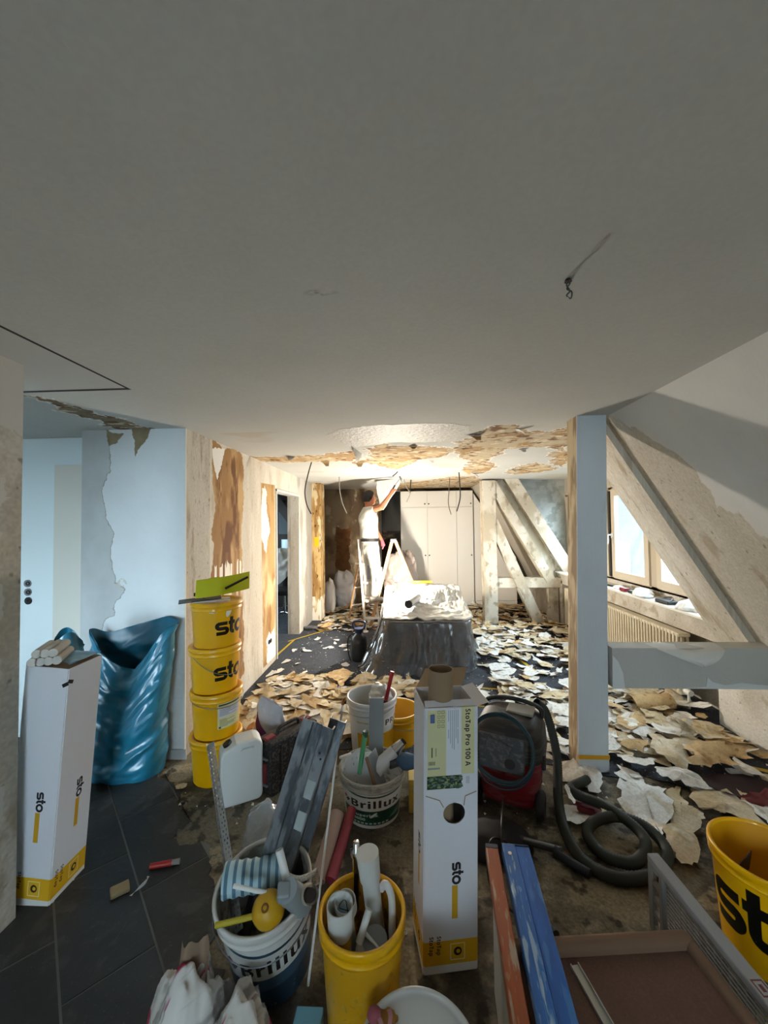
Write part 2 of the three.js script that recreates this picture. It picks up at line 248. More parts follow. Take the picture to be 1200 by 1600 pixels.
// left wall with the doorway
const STAIN = region([[-3.22, 2.43], [-3.36, 2.43], [-3.46, 2.37], [-3.62, 2.43], [-3.85, 2.43], [-3.92, 2.16], [-3.86, 1.51], [-3.9, 0.2], [-3.4, 0.1], [-3.3, 0.9], [-3.18, 1.2], [-3.2, 1.3], [-3.24, 1.49], [-3.28, 1.87], [-3.24, 2.03]]);
const STAINTOP = region([[-3.24, 2.36], [-3.48, 2.4], [-3.42, 2.25], [-3.33, 2.1], [-3.27, 2.2]]), TANP = region([[-4.38, 2.18], [-4.86, 2.2], [-4.87, 0.06], [-4.44, 0.06]]);
const TANWHITE = region([[-4.44, 2.12], [-4.5, 2.17], [-4.56, 2.13], [-4.58, 1.85], [-4.67, 1.62], [-4.6, 1.5], [-4.57, 1.36], [-4.48, 1.4], [-4.42, 1.55], [-4.33, 1.61], [-4.4, 1.92]]), LOWWHITE = region([[-4.56, 0.36], [-4.63, 0.42], [-4.7, 0.36], [-4.8, 0.41], [-4.87, 0.3], [-4.87, 0.04], [-4.58, 0.04]]);
const leftMap = paint(1200, 720, -6.95, 0, 4.15, 2.45, (z, y) => {
  const w = warp(z, y, 8, 0.1), v = warp(z, y, 40, 0.025), Z = z + w[0] + v[0], Yy = y + w[1] + v[1];
  let c = bare(z * 1.8, y * 0.8, 4);
  if (z > -3.2) c = mix(mul(c, 0.9), [196, 190, 176], sm(0.5, 0.66, fbm(z * 5 + 2, y * 1.2, 4)) * 0.8);
  else c = mix(c, [214, 208, 196], 0.35);
  const s = STAIN(Z, Yy);
  if (s > 0) {
    const n = fbm(z * 6, y * 3 + 4, 5), drip = fbm(z * 26, y * 1.6, 4);
    let b = mix([184, 152, 104], [148, 110, 64], sm(0.36, 0.66, n));
    b = mix(b, [96, 56, 22], sm(0.02, 0.14, s) * sm(0.5, 0.7, fbm(z * 9 + 3, y * 3.2, 5)) * 0.9);
    if (y < 1.45) b = mix(b, [134, 94, 50], sm(0.4, 0.66, drip) * 0.7);
    if (y < 1.3 + 0.1 * drip) b = mix(b, [238, 233, 222], sm(0.5, 0.56, fbm(z * 20 + 9, y * 1.3 + 2, 4)) * sm(0.9, 1.15, y));
    c = mix(c, b, sm(0, 0.012, s));
  }
  if (STAINTOP(z + v[0], y + v[1]) > 0) c = [226, 224, 218];
  if (TANP(z + v[0] * 0.5, y) > 0) {
    c = mix([176, 142, 92], [146, 106, 58], sm(0.4, 0.66, fbm(z * 9, y * 3, 5)));
    c = mix(c, [206, 186, 146], sm(0.5, 0.65, fbm(z * 6 + 9, y * 2.2, 4)) * sm(1.5, 1.1, y) * 0.8);
    if (TANWHITE(Z, Yy) > 0 || LOWWHITE(Z, Yy) > 0) c = [232, 230, 224];
  }
  if (z < -5.9) { c = mix([196, 193, 186], [164, 158, 148], sm(0.45, 0.62, fbm(z * 7 + 3, y * 2.2, 5))); if (z < -6.45 + w[0] * 2) c = mix(c, [150, 146, 138], 0.7); }
  return c;
});
const leftMat = mat(0xffffff, 0.85, { map: leftMap, bumpMap: bumpRough, bumpScale: 0.004 });
const wallLeft = struct('wall_left', join([slab(-1.8, -1.62, 0, 2.44, -4.9, -2.83), slab(-1.8, -1.62, 2.14, 2.44, -6.0, -4.9), slab(-1.8, -1.62, 0, 2.44, -6.87, -6.0)]), leftMat, 'stripped left wall with brown water stains and a doorway');
part('socket_hole', [[0.3, -4.63], [0.3, -4.69]].map(([y, z]) => at(cyl(0.026, 0.026, 0.01, 16), -1.618, y, z, 0, 0, PI / 2)), mat(0x151412, 0.8), wallLeft);
part('edge_trim', [slab(-1.63, -1.605, 0, 2.15, -4.915, -4.89), slab(-1.63, -1.605, 2.13, 2.155, -6.0, -4.89), slab(-1.626, -1.612, 0.07, 2.43, -2.832, -2.818)], plainWhite, wallLeft);
// the tan timber stub at the end of that wall, with the yellow sticker
const stubMat = mat(0xffffff, 0.85, { map: paint(128, 512, -1.75, 0, 0.5, 2.45, (x, y) => { let c = mix([196, 166, 112], [150, 112, 62], sm(0.4, 0.65, fbm(x * 20, y * 3, 5))); c = mix(c, [214, 196, 158], sm(0.55, 0.7, fbm(x * 9 + 3, y * 4, 4))); c = mix(c, [90, 58, 28], sm(0.68, 0.76, fbm(x * 30, y * 9 + 7, 4))); if (y < 0.42) c = mix(c, [232, 226, 212], sm(0.45, 0.55, fbm(x * 22, y * 4, 3))); return c; }), bumpMap: bumpRough, bumpScale: 0.006 });
const stub = struct('wall_left_end', slab(-1.78, -1.46, 0, 2.43, -7.2, -6.86), stubMat);
part('sticker', slab(-1.575, -1.5, 1.3, 1.47, -6.862, -6.855), mat(0xf2b90c, 0.5), stub);
// far wall, niche and the dark passage
const farMap = paint(512, 700, -1.9, 0, 1.9, 2.45, (x, y) => {
  let c = mix([142, 122, 94], [92, 74, 54], sm(0.35, 0.65, fbm(x * 3.2, y * 2.4, 5)));
  c = mix(c, [186, 174, 150], sm(0.56, 0.7, fbm(x * 7 + 5, y * 5, 5)) * 0.7);
  const w = warp(x, y, 10, 0.12); const brick = x + w[0] > -1.43 && x + w[0] < -1.12 && y + w[1] > 0.62 && y + w[1] < 1.62;
  if (brick) c = mix([82, 50, 26], [124, 82, 44], fbm(x * 10, y * 14, 5));
  if (y < 0.75 + w[0] && x < -1.0) c = mix(c, [150, 136, 112], 0.5);
  return c;
});
struct('wall_back', join([slab(-1.9, -0.5, 0, 2.44, -8.4, -8.2), slab(-0.06, 3.0, 0, 2.44, -8.9, -8.72)]), mat(0xffffff, 0.95, { map: farMap, bumpMap: bumpRough, bumpScale: 0.008 }), 'brown stripped far wall');
struct('wall_niche', join([slab(-2.0, -1.78, 0, 2.44, -8.4, -7.2), slab(-0.66, -0.5, 0, 2.44, -9.1, -8.3)]), mat(0x7d6a52, 0.95, { bumpMap: bumpRough, bumpScale: 0.008 }));
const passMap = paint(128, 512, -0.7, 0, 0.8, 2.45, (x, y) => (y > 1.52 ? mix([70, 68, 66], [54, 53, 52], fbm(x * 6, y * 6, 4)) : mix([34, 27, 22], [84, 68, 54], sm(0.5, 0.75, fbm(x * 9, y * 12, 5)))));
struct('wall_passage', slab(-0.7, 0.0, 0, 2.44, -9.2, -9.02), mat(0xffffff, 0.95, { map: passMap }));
// short wall facing the camera between passage and room, papered, half stripped
const TEARL = region([[-2.5, 2.45], [-2.22, 2.45], [-2.2, 2.36], [-2.2, 2.1], [-2.26, 2], [-2.22, 1.76], [-2.17, 1.66], [-2.18, 1.47], [-2.15, 1.28], [-2.07, 1.24], [-2.15, 1.12], [-2.16, 1.04], [-2.23, 1], [-2.26, 0.86], [-2.3, 0.5], [-2.5, 0.3]]), TEARL2 = region([[-2.03, 2.45], [-1.87, 2.45], [-1.93, 2.34], [-2, 2.22]]), TEARL3 = region([[-2.24, 2.43], [-2.1, 2.4], [-2.14, 2.33], [-2.21, 2.31]]);
const shortMap = paint(320, 820, -2.45, 0, 0.95, 2.45, (x, y) => {
  const v = warp(x, y, 22, 0.035); let c = mul([212, 216, 217], 0.98 + 0.03 * fbm(x * 8, y * 8, 3));
  if (TEARL(x + v[0], y + v[1]) > 0) { c = mix([190, 194, 194], [170, 172, 170], fbm(x * 8, y * 6, 4)); if (TEARL(x + v[0], y + v[1]) < 0.006) c = [150, 148, 142]; }
  if (TEARL2(x + v[0], y + v[1]) > 0 || TEARL3(x + v[0], y + v[1]) > 0) c = mix([150, 136, 108], [112, 96, 70], fbm(x * 14, y * 14, 4));
  const s = sm(0.05, 0.02, Math.hypot(x + 2.1, (y - 1.26) * 0.8)); if (s > 0.2 && fbm(x * 30, y * 30, 3) > 0.42) c = mix(c, [190, 186, 172], 0.8);
  return c;
});
const shortWall = struct("wall_short", join([slab(-2.42, -1.622, 0, 2.44, -2.98, -2.824)]), mat(0xffffff, 0.8, { map: shortMap, bumpMap: bumpFine, bumpScale: 0.0015 }), 'white papered wall beside the passage');
part('baseboard', slab(-2.42, -1.6, 0.0, 0.07, -2.824, -2.812), mat(0xa9a9a6, 0.6), shortWall);
// passage on the left: back wall, door casing, switches
const hallMat = mat(0xd8e2e4, 0.7, { bumpMap: bumpFine, bumpScale: 0.001 });
const hall = struct('wall_hall', join([slab(-4.2, -2.42, 0, 2.44, -3.2, -3.05), slab(-4.35, -4.2, 0, 2.44, -3.2, 0.8)]), hallMat);
for (const [k, y] of [1.245, 1.175, 1.105].entries()) { const s = part('switch_hole', [at(cyl(0.03, 0.03, 0.012, 18), -3.06 + 0.004 * k, y, -3.048, PI / 2, 0, 0)], mat(k < 2 ? 0x77787a : 0x262626, 0.7), hall); part('cable_end', [at(new THREE.TorusGeometry(0.013, 0.006, 6, 12), -3.053 + 0.004 * k, y, -3.04)], mat(0x1f1f1f, 0.6), s); }
const hallDoor = struct('door_1', join([slab(-2.8, -2.55, 0, 2.2, -3.05, -3.0), slab(-2.52, -2.43, 0, 2.2, -3.0, -2.96)]), mat(0xcfcbc0, 0.5), 'white door frame in the passage');
part('door_gap', slab(-2.55, -2.52, 0, 2.19, -3.04, -3.02), mat(0x2a2a2a, 0.9), hallDoor);
struct('wall_front_left', slab(-1.9, -1.7, 0, 2.44, -1.66, 3.0), mat(0xffffff, 0.85, { map: paint(400, 512, -2.0, 0, 2.2, 2.45, (z, y) => { const w = warp(z, y, 12, 0.12); let c = bare(z, y, 9); if (z > -1.56 + w[0] * 1.2 || y > 2.13 + w[0]) c = [198, 194, 186]; return mul(c, 0.92); }), bumpMap: bumpRough, bumpScale: 0.004 }), 'plastered wall end close to the camera');
// dark room behind the doorway
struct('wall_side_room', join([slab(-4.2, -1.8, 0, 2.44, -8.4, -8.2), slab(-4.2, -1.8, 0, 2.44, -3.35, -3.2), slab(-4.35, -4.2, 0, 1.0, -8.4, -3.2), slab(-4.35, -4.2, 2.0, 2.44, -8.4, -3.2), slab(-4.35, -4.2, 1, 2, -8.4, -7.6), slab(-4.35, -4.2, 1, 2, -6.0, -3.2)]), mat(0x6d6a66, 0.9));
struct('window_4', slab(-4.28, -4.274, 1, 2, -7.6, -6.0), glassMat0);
// sloping roof on the right, its knee wall and the dormer
const SL = (x) => 2.43 - 1.6 * (x - 1.43), TEAR = region([[-3.4, 1.3], [-2.7, 1.44], [-2.53, 1.58], [-2.36, 1.67], [-2.37, 1.76], [-2.39, 1.85], [-2.28, 1.86], [-2.26, 1.94], [-2.15, 1.95], [-2.0, 2.1], [-1.6, 2.3], [-1.2, 2.7], [-3.4, 2.9]]);
const slopeMap = paint(900, 512, -3.6, 1.3, 4.4, 1.7, (z, x) => {
  const v = warp(z, x, 14, 0.08); if (TEAR(z + v[0], x + v[1]) > 0) return bare(z * 1.4 + 4, x * 2, 2);
  return mul([204, 202, 196], 0.97 + 0.05 * fbm(z * 6, x * 6, 3));
});
const slopeMat = mat(0xffffff, 0.8, { map: slopeMap, bumpMap: bumpRough, bumpScale: 0.003 });
function slopeSlab(z0, z1, drop = 0, thick = 0.2, xa = 1.4, xb = 2.8) {   // a slab that follows the roof pitch
  const g = prism([[xa, SL(xa) - drop], [xb, SL(xb) - drop], [xb + 0.12, SL(xb) - drop + thick], [xa + 0.12, SL(xa) - drop + thick]], z1 - z0); g.translate(0, 0, z0);
  const n = metreUV(g), p = n.attributes.position, uv = n.attributes.uv; for (let i = 0; i < p.count; i++) uv.setXY(i, p.getZ(i), p.getX(i)); return n;
}
struct('ceiling_slope', join([slopeSlab(-2.76, 3.2)]), slopeMat, 'sloping attic ceiling with stripped lower edge');
struct('ceiling_slope_far', slopeSlab(-9, -6.95), greyPlaster);
const stripMat = mat(0xffffff, 0.9, { map: paint(400, 400, -3.6, 1.3, 1.7, 1.7, (z, x) => bare(z * 1.6, x * 1.4, 13)), bumpMap: bumpRough, bumpScale: 0.006 });
struct('ceiling_slope_rafter', join([slopeSlab(-2.88, -2.76, -0.05, 0.15), slopeSlab(-3.1, -2.88, 0.035, 0.2, 1.36), slopeSlab(-3.27, -3.1, 0.005, 0.2, 1.38)]), stripMat, 'bare plaster rafter casing beside the dormer');
const cheek = (z0, z1) => { const g = prism([[1.36, SL(1.36)], [2.98, SL(2.98)], [2.98, 2.5], [1.36, 2.5]], z1 - z0); g.translate(0, 0, z0); return metreUV(g); };
struct('wall_dormer_near', cheek(-3.265, -3.13), stripMat);
struct('wall_dormer_far', cheek(-7.1, -6.95), mat(0xffffff, 0.9, { map: paint(400, 512, 1.3, 0, 1.7, 2.5, (x, y) => { const n = fbm(x * 14, y * 14, 5); return mix([178, 182, 178], [146, 150, 144], sm(0.42, 0.64, n) * (0.35 + 0.65 * sm(0.4, 0.65, fbm(x * 3, y * 2, 3)))); }), bumpMap: bumpRough, bumpScale: 0.006 }), 'mottled grey dormer cheek wall');
struct('wall_right', join([slab(2.6, 2.8, 0, 0.72, -3.42, 3.2), slab(2.6, 2.8, 0, 0.72, -9, -6.6)]), mat(0xffffff, 0.9, { map: paint(400, 128, -3.6, 0, 2.6, 0.75, (z, y) => bare(z * 1.2, y * 2, 21)), bumpMap: bumpRough, bumpScale: 0.004 }), 'low knee wall of bare plaster');
const paraMat = mat(0xffffff, 0.9, { map: paint(512, 128, -6.7, 0, 3.5, 0.95, (z, y) => mul(bare(z * 1.5, y * 2, 33), 0.96)), bumpMap: bumpRough, bumpScale: 0.004 });
struct('wall_dormer', join([slab(2.6, 2.95, 0.67, 0.83, -6.95, -3.42), slab(2.78, 2.95, 0, 0.68, -6.95, -3.4), slab(2.82, 3.0, 0.8, 0.93, -6.95, -3.3), slab(2.82, 3.0, 2.14, 2.44, -6.95, -3.3)]), paraMat, 'parapet under the dormer windows');
struct('window_sill', at(rbox(0.3, 0.025, 3.5, 0.006), 2.72, 0.843, -5.18), mat(0xd9d6cd, 0.45));
// the dormer windows: three sashes in one frame
const frameMat = mat(0xb9ab94, 0.5), sashMat = mat(0xc7baa3, 0.45), glassMat = mat(0xffffff, 0.02, { transmission: 1, thickness: 0, ior: 1.45 });
{
  const w = struct('window_1', join([slab(2.82, 2.9, 0.93, 2.15, -3.42, -3.2), slab(2.82, 2.9, 0.93, 2.15, -4.62, -4.5), slab(2.82, 2.9, 0.93, 2.15, -5.5, -5.42), slab(2.82, 2.9, 0.93, 2.15, -6.95, -6.75), slab(2.82, 2.9, 0.91, 0.945, -6.9, -3.3), slab(2.82, 2.9, 2.12, 2.15, -6.9, -3.3)]), frameMat, 'row of three wooden dormer windows over the radiator');
  for (const [z0, z1] of [[-4.5, -3.42], [-5.42, -4.62], [-6.75, -5.5]]) {
    const y0 = 0.945, y1 = 2.12, t = 0.09, s = part('window_sash', [slab(2.8, 2.85, y0, y1, z0 + 0.008, z0 + t), slab(2.8, 2.85, y0, y1, z1 - t, z1 - 0.008), slab(2.8, 2.85, y0, y0 + t, z0 + t, z1 - t), slab(2.8, 2.85, y1 - t, y1, z0 + t, z1 - t)], sashMat, w);
    part('window_pane', slab(2.822, 2.828, y0 + t, y1 - t, z0 + t, z1 - t), glassMat, s);
  }
  for (const z of [-5.38, -5.56]) part('window_handle', [at(rbox(0.02, 0.07, 0.03, 0.006), 2.79, 1.5, z), rod([2.78, 1.51, z], [2.74, 1.51, z], 0.008), rod([2.74, 1.515, z], [2.735, 1.39, z], 0.009)], mat(z > -5.5 ? 0xd8d4cc : 0x6d6a66, 0.35, { metalness: 0.6 }), w);
  part('window_seal', [slab(2.8, 2.825, 0.95, 2.1, -5.485, -5.45)], mat(0x2b2723, 0.8), w);
}
// back of the room behind the camera: gable wall with a wide window, and the passage window
struct('wall_rear', join([slab(-2.0, 3, 0, 0.95, 3.0, 3.2), slab(-2.0, 3, 2.0, 2.44, 3.0, 3.2), slab(-2.0, -0.95, 0.95, 2.0, 3.0, 3.2), slab(0.85, 3, 0.95, 2.0, 3.0, 3.2), slab(-4.2, -3.9, 0, 2.44, 0.6, 0.8), slab(-2.1, -1.88, 0, 2.44, 0.6, 0.8), slab(-4.2, -1.9, 1.76, 2.44, 0.6, 0.8), slab(-4.2, -1.9, 0, 0.35, 0.6, 0.8)]), plainWhite);
for (const [n, x0, x1, y0, y1, dz] of [['window_2', -0.95, 0.85, 0.95, 2.0, 0], ['window_3', -3.9, -2.1, 0.35, 1.76, -2.4]]) { const w = struct(n, join([slab(x0, x0 + 0.06, y0, y1, 3.04 + dz, 3.1 + dz), slab(x1 - 0.06, x1, y0, y1, 3.04 + dz, 3.1 + dz), slab((x0 + x1) / 2 - 0.04, (x0 + x1) / 2 + 0.04, y0, y1, 3.04 + dz, 3.1 + dz)]), plainWhite); part('window_pane', slab(x0, x1, y0, y1, 3.065 + dz, 3.071 + dz), glassMat, w); }
// timbers
const timberMat = mat(0xffffff, 0.9, { map: paint(512, 512, 0, 0, 2.5, 2.5, (x, y) => { let c = mix([206, 198, 182], [180, 168, 146], sm(0.4, 0.62, fbm(x * 6, y * 4, 5))); return mix(c, [140, 126, 102], sm(0.6, 0.76, fbm(x * 16, y * 12 + 4, 5)) * 0.6); }), bumpMap: bumpRough, bumpScale: 0.006 });
{
  const side = mat(0xffffff, 0.85, { map: paint(128, 512, -3, 0, 0.5, 2.5, (z, y) => mix([190, 170, 136], [140, 116, 84], sm(0.4, 0.65, fbm(z * 22, y * 5, 5)))) });
  const post = struct('post_1', at(metreUV(bar([1.262, 0, -2.83], [1.31, 2.435, -2.83], 0.2, 0.15)), 0, 0, 0), side, 'white papered timber post under the roof slope');
  part('wallpaper_face', [bar([1.262, 0.115, -2.752], [1.31, 2.435, -2.752], 0.2, 0.006), bar([1.265, 0.0, -2.752], [1.265, 0.09, -2.752], 0.2, 0.008)], mat(0xc9cdd0, 0.7, { bumpMap: bumpFine, bumpScale: 0.001 }), post);
  part('tape_strip', bar([1.268, 0.09, -2.751], [1.268, 0.117, -2.751], 0.203, 0.008), mat(0xd79a10, 0.5), post);
  const beam = struct('tie_beam_1', metreUV(bar([1.385, 0.715, -2.78], [2.6, 0.715, -2.78], 0.265, 0.14)), mat(0xb7b5ae, 0.9, { bumpMap: bumpRough, bumpScale: 0.004 }), 'low horizontal beam from the post to the roof slope');
  const torn = (pts, x, y, z) => { const s = new THREE.Shape(pts.map((p) => new THREE.Vector2(...p))); return at(new THREE.ExtrudeGeometry(s, { depth: 0.004, bevelEnabled: false }), x, y, z); };
  part('torn_wallpaper', [torn([[-0.02, 0.58], [0.06, 0.58], [0.05, 0.68], [0.02, 0.76], [-0.015, 0.8]], 1.4, 0, -2.709), torn([[1.86, 0.585], [1.98, 0.6], [1.99, 0.66], [2.02, 0.63], [2.1, 0.61], [2.2, 0.625], [2.3, 0.615], [2.48, 0.6], [2.48, 0.582]], 0, 0, -2.709)], mat(0xd3d5d3, 0.7), beam);
  part('loose_wallpaper', sheet(16, 10, (u, v) => { const w = 1 - v * 0.97, x = 1.88 + (u - 0.5) * 0.46 * w + 0.06 * v; return [x, 0.853 - 0.11 * v + 0.008 * Math.sin(u * 9), -2.70 + 0.06 * Math.sin(v * 2.4) - (v < 0.05 ? 0.1 : 0)]; }), mat(0xd0cfc9, 0.75), beam);
}
{
  const z = -6.72, D = 0.17;
  const post = struct('post_2', metreUV(bar([1.45, 0, z], [1.44, 2.4, z], 0.22, 0.2)), timberMat, 'stripped timber post of the far roof truss');
  struct('rafter_1', metreUV(bar([1.5, 2.36, z], [2.44, 0.72, z], 0.15, D)), timberMat, 'inner sloping rafter of the far truss');
  struct('rafter_2', metreUV(bar([1.8, 2.5, z - 0.06], [3.05, 0.42, z - 0.06], 0.2, 0.16)), timberMat, 'outer rafter board along the dormer edge');
  struct('rafter_board', metreUV(bar([1.66, 2.43, z - 0.12], [2.8, 0.5, z - 0.12], 0.3, 0.05)), timberMat, 'recessed board between the far rafters');
  struct('brace_1', metreUV(bar([1.5, 1.72, z + 0.02], [2.24, 0, z + 0.02], 0.17, 0.14)), timberMat, 'diagonal brace from the far post to the floor');
  struct('tie_beam_2', metreUV(bar([1.55, 0.68, z], [2.68, 0.68, z], 0.16, 0.15)), timberMat, 'short horizontal beam of the far truss');
  struct('post_3', metreUV(join([bar([2.5, 0, z - 0.05], [2.5, 0.62, z - 0.05], 0.16, 0.12), bar([2.68, 0, z - 0.1], [2.68, 0.62, z - 0.1], 0.2, 0.1)])), timberMat, 'short stubs below the far truss');
}
// outside: facade across the courtyard and the ground
{
  const brick = mat(0xffffff, 0.9, { map: paint(256, 256, 0, 0, 2, 2, (x, y) => { const row = Math.floor(y / 0.085), fx = ((x + (row % 2) * 0.13) % 0.26) / 0.26, fy = (y % 0.085) / 0.085; return fx < 0.05 || fy < 0.14 ? [86, 89, 94] : mix([78, 80, 86], [70, 70, 74], h2(row, Math.floor((x + (row % 2) * 0.13) / 0.26))); }) });
  const house = struct('neighbour_building', slab(10.5, 14, -9, 3.2, -34, 4), brick, 'pale brick house across the courtyard');
  for (let j = 0; j < 3; j++) for (let i = 0; i < 8; i++) { const f = part(numbered('house_window'), slab(10.42, 10.52, -1.2 - 2.9 * j, 0.4 - 2.9 * j + 0.2, -30.8 + i * 3.6, -29.5 + i * 3.6), plainWhite, house); part('pane', slab(10.4, 10.43, -1.1 - 2.9 * j, 0.5 - 2.9 * j, -30.7 + i * 3.6, -29.6 + i * 3.6), mat(0x3c4448, 0.2), f); }
  part('house_roof', prism([[10.2, 3.2], [12.4, 5.2], [14.4, 3.2]], 38).translate(0, 0, -34), mat(0x8a5a48, 0.9), house);
  struct('ground', slab(-60, 60, -9.4, -9, -60, 60), mat(0x77777a, 1));
}
// ---------- buckets, boxes and tools in front ----------
const YELLOW = 0xf0b400, STEEL = mat(0x8f9498, 0.38, { metalness: 0.85 }), BLACKP = mat(0x141414, 0.5), GREYP = mat(0x7c8184, 0.55), WHITEP = mat(0xdedfdb, 0.4), CHROME = mat(0xd0d2d4, 0.15, { metalness: 1 });
const glossY = mat(YELLOW, 0.3, { clearcoat: 0.3 });
function stoGlyphs(g, x, y, s, color) {                           // the rounded lower-case word sto, drawn with thick strokes
  g.strokeStyle = color; g.lineWidth = 0.2 * s; g.lineCap = 'butt'; g.lineJoin = 'round';
  g.beginPath(); g.moveTo(x + 0.62 * s, y - 0.62 * s); g.lineTo(x + 0.24 * s, y - 0.62 * s); g.arc(x + 0.24 * s, y - 0.475 * s, 0.145 * s, -PI / 2, PI / 2, true); g.lineTo(x + 0.48 * s, y - 0.33 * s); g.arc(x + 0.48 * s, y - 0.19 * s, 0.14 * s, -PI / 2, PI / 2); g.lineTo(x + 0.06 * s, y - 0.05 * s); g.stroke();
  g.beginPath(); g.moveTo(x + 0.86 * s, y - 0.95 * s); g.lineTo(x + 0.86 * s, y - 0.2 * s); g.quadraticCurveTo(x + 0.87 * s, y - 0.05 * s, x + 1.06 * s, y - 0.05 * s); g.moveTo(x + 0.68 * s, y - 0.62 * s); g.lineTo(x + 1.08 * s, y - 0.62 * s); g.stroke();
  g.beginPath(); g.arc(x + 1.46 * s, y - 0.335 * s, 0.29 * s, 0, 7); g.stroke();
}
const stoWrap = (k) => canvasTex(1024, 340, (g, w, h) => {
  g.fillStyle = '#f0b303'; g.fillRect(0, 0, w, h); speckle(g, w, h, 260, ['#e0a000', '#ffd040', '#b98400', '#d8cfa8'], 1, 5, 0.35);
  if (k < 3) { g.save(); g.translate(512, 0); stoGlyphs(g, k === 2 ? -160 : -125, k === 2 ? 236 : 235, k === 2 ? 186 : 136, '#0d0c0a'); g.restore(); g.fillStyle = '#7a4a10'; for (let i = 0; i < 4; i++) { g.beginPath(); g.arc(690 + i * 16, 150, 5, 0, 7); g.fill(); } }
  if (k === 0) { g.fillStyle = '#e8e4d8'; g.beginPath(); g.ellipse(480, 60, 18, 44, 0.3, 0, 7); g.ellipse(370, 50, 30, 12, 0, 0, 7); g.fill(); }
  if (k === 3) { g.fillStyle = '#dcd8a6'; g.fillRect(430, 60, 190, 200); g.fillStyle = '#27301c'; g.fillRect(438, 68, 170, 11); g.fillStyle = '#d4d4dc'; g.fillRect(438, 100, 174, 70); g.fillStyle = '#8b8b97'; for (let i = 0; i < 8; i++) g.fillRect(444, 106 + i * 7, 60 + rnd() * 100, 3); g.fillStyle = '#7d784a'; for (let i = 0; i < 8; i++) g.fillRect(444, 184 + i * 8, 40 + rnd() * 100, 3); g.fillStyle = '#1b1b1b'; g.fillRect(440, 240, 14, 14); }
  speckle(g, w, h, 30, ['#efe9dc'], 1, 3, 0.8);
});
const brilluxWrap = (k) => canvasTex(1024, 400, (g, w, h) => {
  g.fillStyle = '#d5d6d2'; g.fillRect(0, 0, w, h); speckle(g, w, h, 500, ['#b9b7ae', '#eceae4', '#8e8c84'], 1, 7, 0.4);
  const dark = k ? '#1f3f55' : '#0d3d2e';
  g.fillStyle = dark; g.beginPath(); g.moveTo(330, 66); g.quadraticCurveTo(480, 118, 690, 92); g.lineTo(690, 104); g.quadraticCurveTo(480, 132, 330, 82); g.fill();
  g.fillStyle = '#17181a'; g.font = 'bold 92px sans-serif'; g.fillText(k ? 'Brillux' : 'Brillux', k ? 390 : 385, 210);
  g.fillStyle = '#b3203a'; g.save(); g.translate(350, 168); g.rotate(0.6); g.fillRect(-16, -22, 20, 36); g.fillStyle = '#17181a'; g.fillRect(10, -18, 20, 36); g.restore();
  g.fillStyle = dark; g.fillRect(k ? 250 : 330, 238, k ? 520 : 380, k ? 162 : 132); if (k) { g.fillStyle = '#3b5c74'; g.fillRect(250, 232, 520, 60); }
  if (!k) { g.fillStyle = '#6f8f80'; g.beginPath(); g.moveTo(610, 330); g.lineTo(710, 240); g.lineTo(710, 330); g.fill(); g.fillStyle = '#d7e2da'; g.font = 'bold 34px sans-serif'; g.fillText('Superlux', 400, 290); g.fillText('3000', 400, 328); for (let i = 0; i < 9; i++) { g.globalAlpha = 0.8; g.fillRect(400 + i * 24, 345, 16, 16); } g.globalAlpha = 1; g.fillStyle = '#dfe3df'; g.beginPath(); g.ellipse(520, 275, 30, 9, -0.9, 0, 7); g.fill(); }
  speckle(g, w, h, 240, ['#dad8d0', '#c8c4b8'], 1, 6, 0.7);
});
// a bucket: outer wall with print, inner wall, rolled rim, wire handle
function bucket(name, label, pos, { h, rb, rt, wrap, color = YELLOW, inner, turn = 0, group, handle = 0.9, rough = 0.32, lid = false, dirt }) {
  const b = thing(name, label, 'bucket', pos, turn, group), m = mat(wrap ? 0xffffff : color, rough, { clearcoat: 0.25, ...(wrap ? { map: wrap } : {}) }), im = inner ?? mat(color, 0.5);
  const o = cyl(rt, rb, h, 56, true); o.rotateY(-PI); o.translate(0, h / 2, 0); part('outer_wall', o, m, b);
  if (!lid) part('inner_wall', lathe([[0.001, 0.006], [rb - 0.006, 0.006], [rt - 0.005, h - 0.002]], 48), im, b);
  part('rim', lathe([[rt - 0.006, h - 0.002], [rt - 0.005, h + 0.006], [rt + 0.003, h + 0.009], [rt + 0.009, h + 0.004], [rt + 0.009, h - 0.016], [rt + 0.002, h - 0.018], [rt + 0.001, h - 0.034], [rt + 0.006, h - 0.036], [rt + 0.006, h - 0.044], [rt - 0.001, h - 0.046]], 56), wrap && !lid ? (inner && color !== YELLOW ? mat(color, rough, { map: dirt }) : glossY) : m, b);
  part('base', at(new THREE.CircleGeometry(rb, 40), 0, 0.002, 0, PI / 2), m, b);
  if (lid) part('lid', lathe([[0.001, h - 0.006], [rt - 0.02, h - 0.006], [rt - 0.016, h + 0.006], [rt - 0.002, h + 0.012], [rt + 0.008, h + 0.008], [rt + 0.011, h - 0.008]], 56), glossY, b);
  if (handle) { const pts = []; for (let i = 0; i <= 20; i++) { const a = i / 20 * PI, d = rt + 0.012; pts.push([Math.cos(a) * d, h - 0.04 - Math.sin(a) * d * handle, Math.sin(a) * d * (handle > 0.6 ? 0.42 : 1.0) + (handle > 0.6 ? Math.sin(a) * rt * 0.62 : 0)]); } part('handle', tube(pts, 0.0022, 40, 6), STEEL, b); }
  return b;
}
const WR = [0, 1, 2, 3].map(stoWrap);
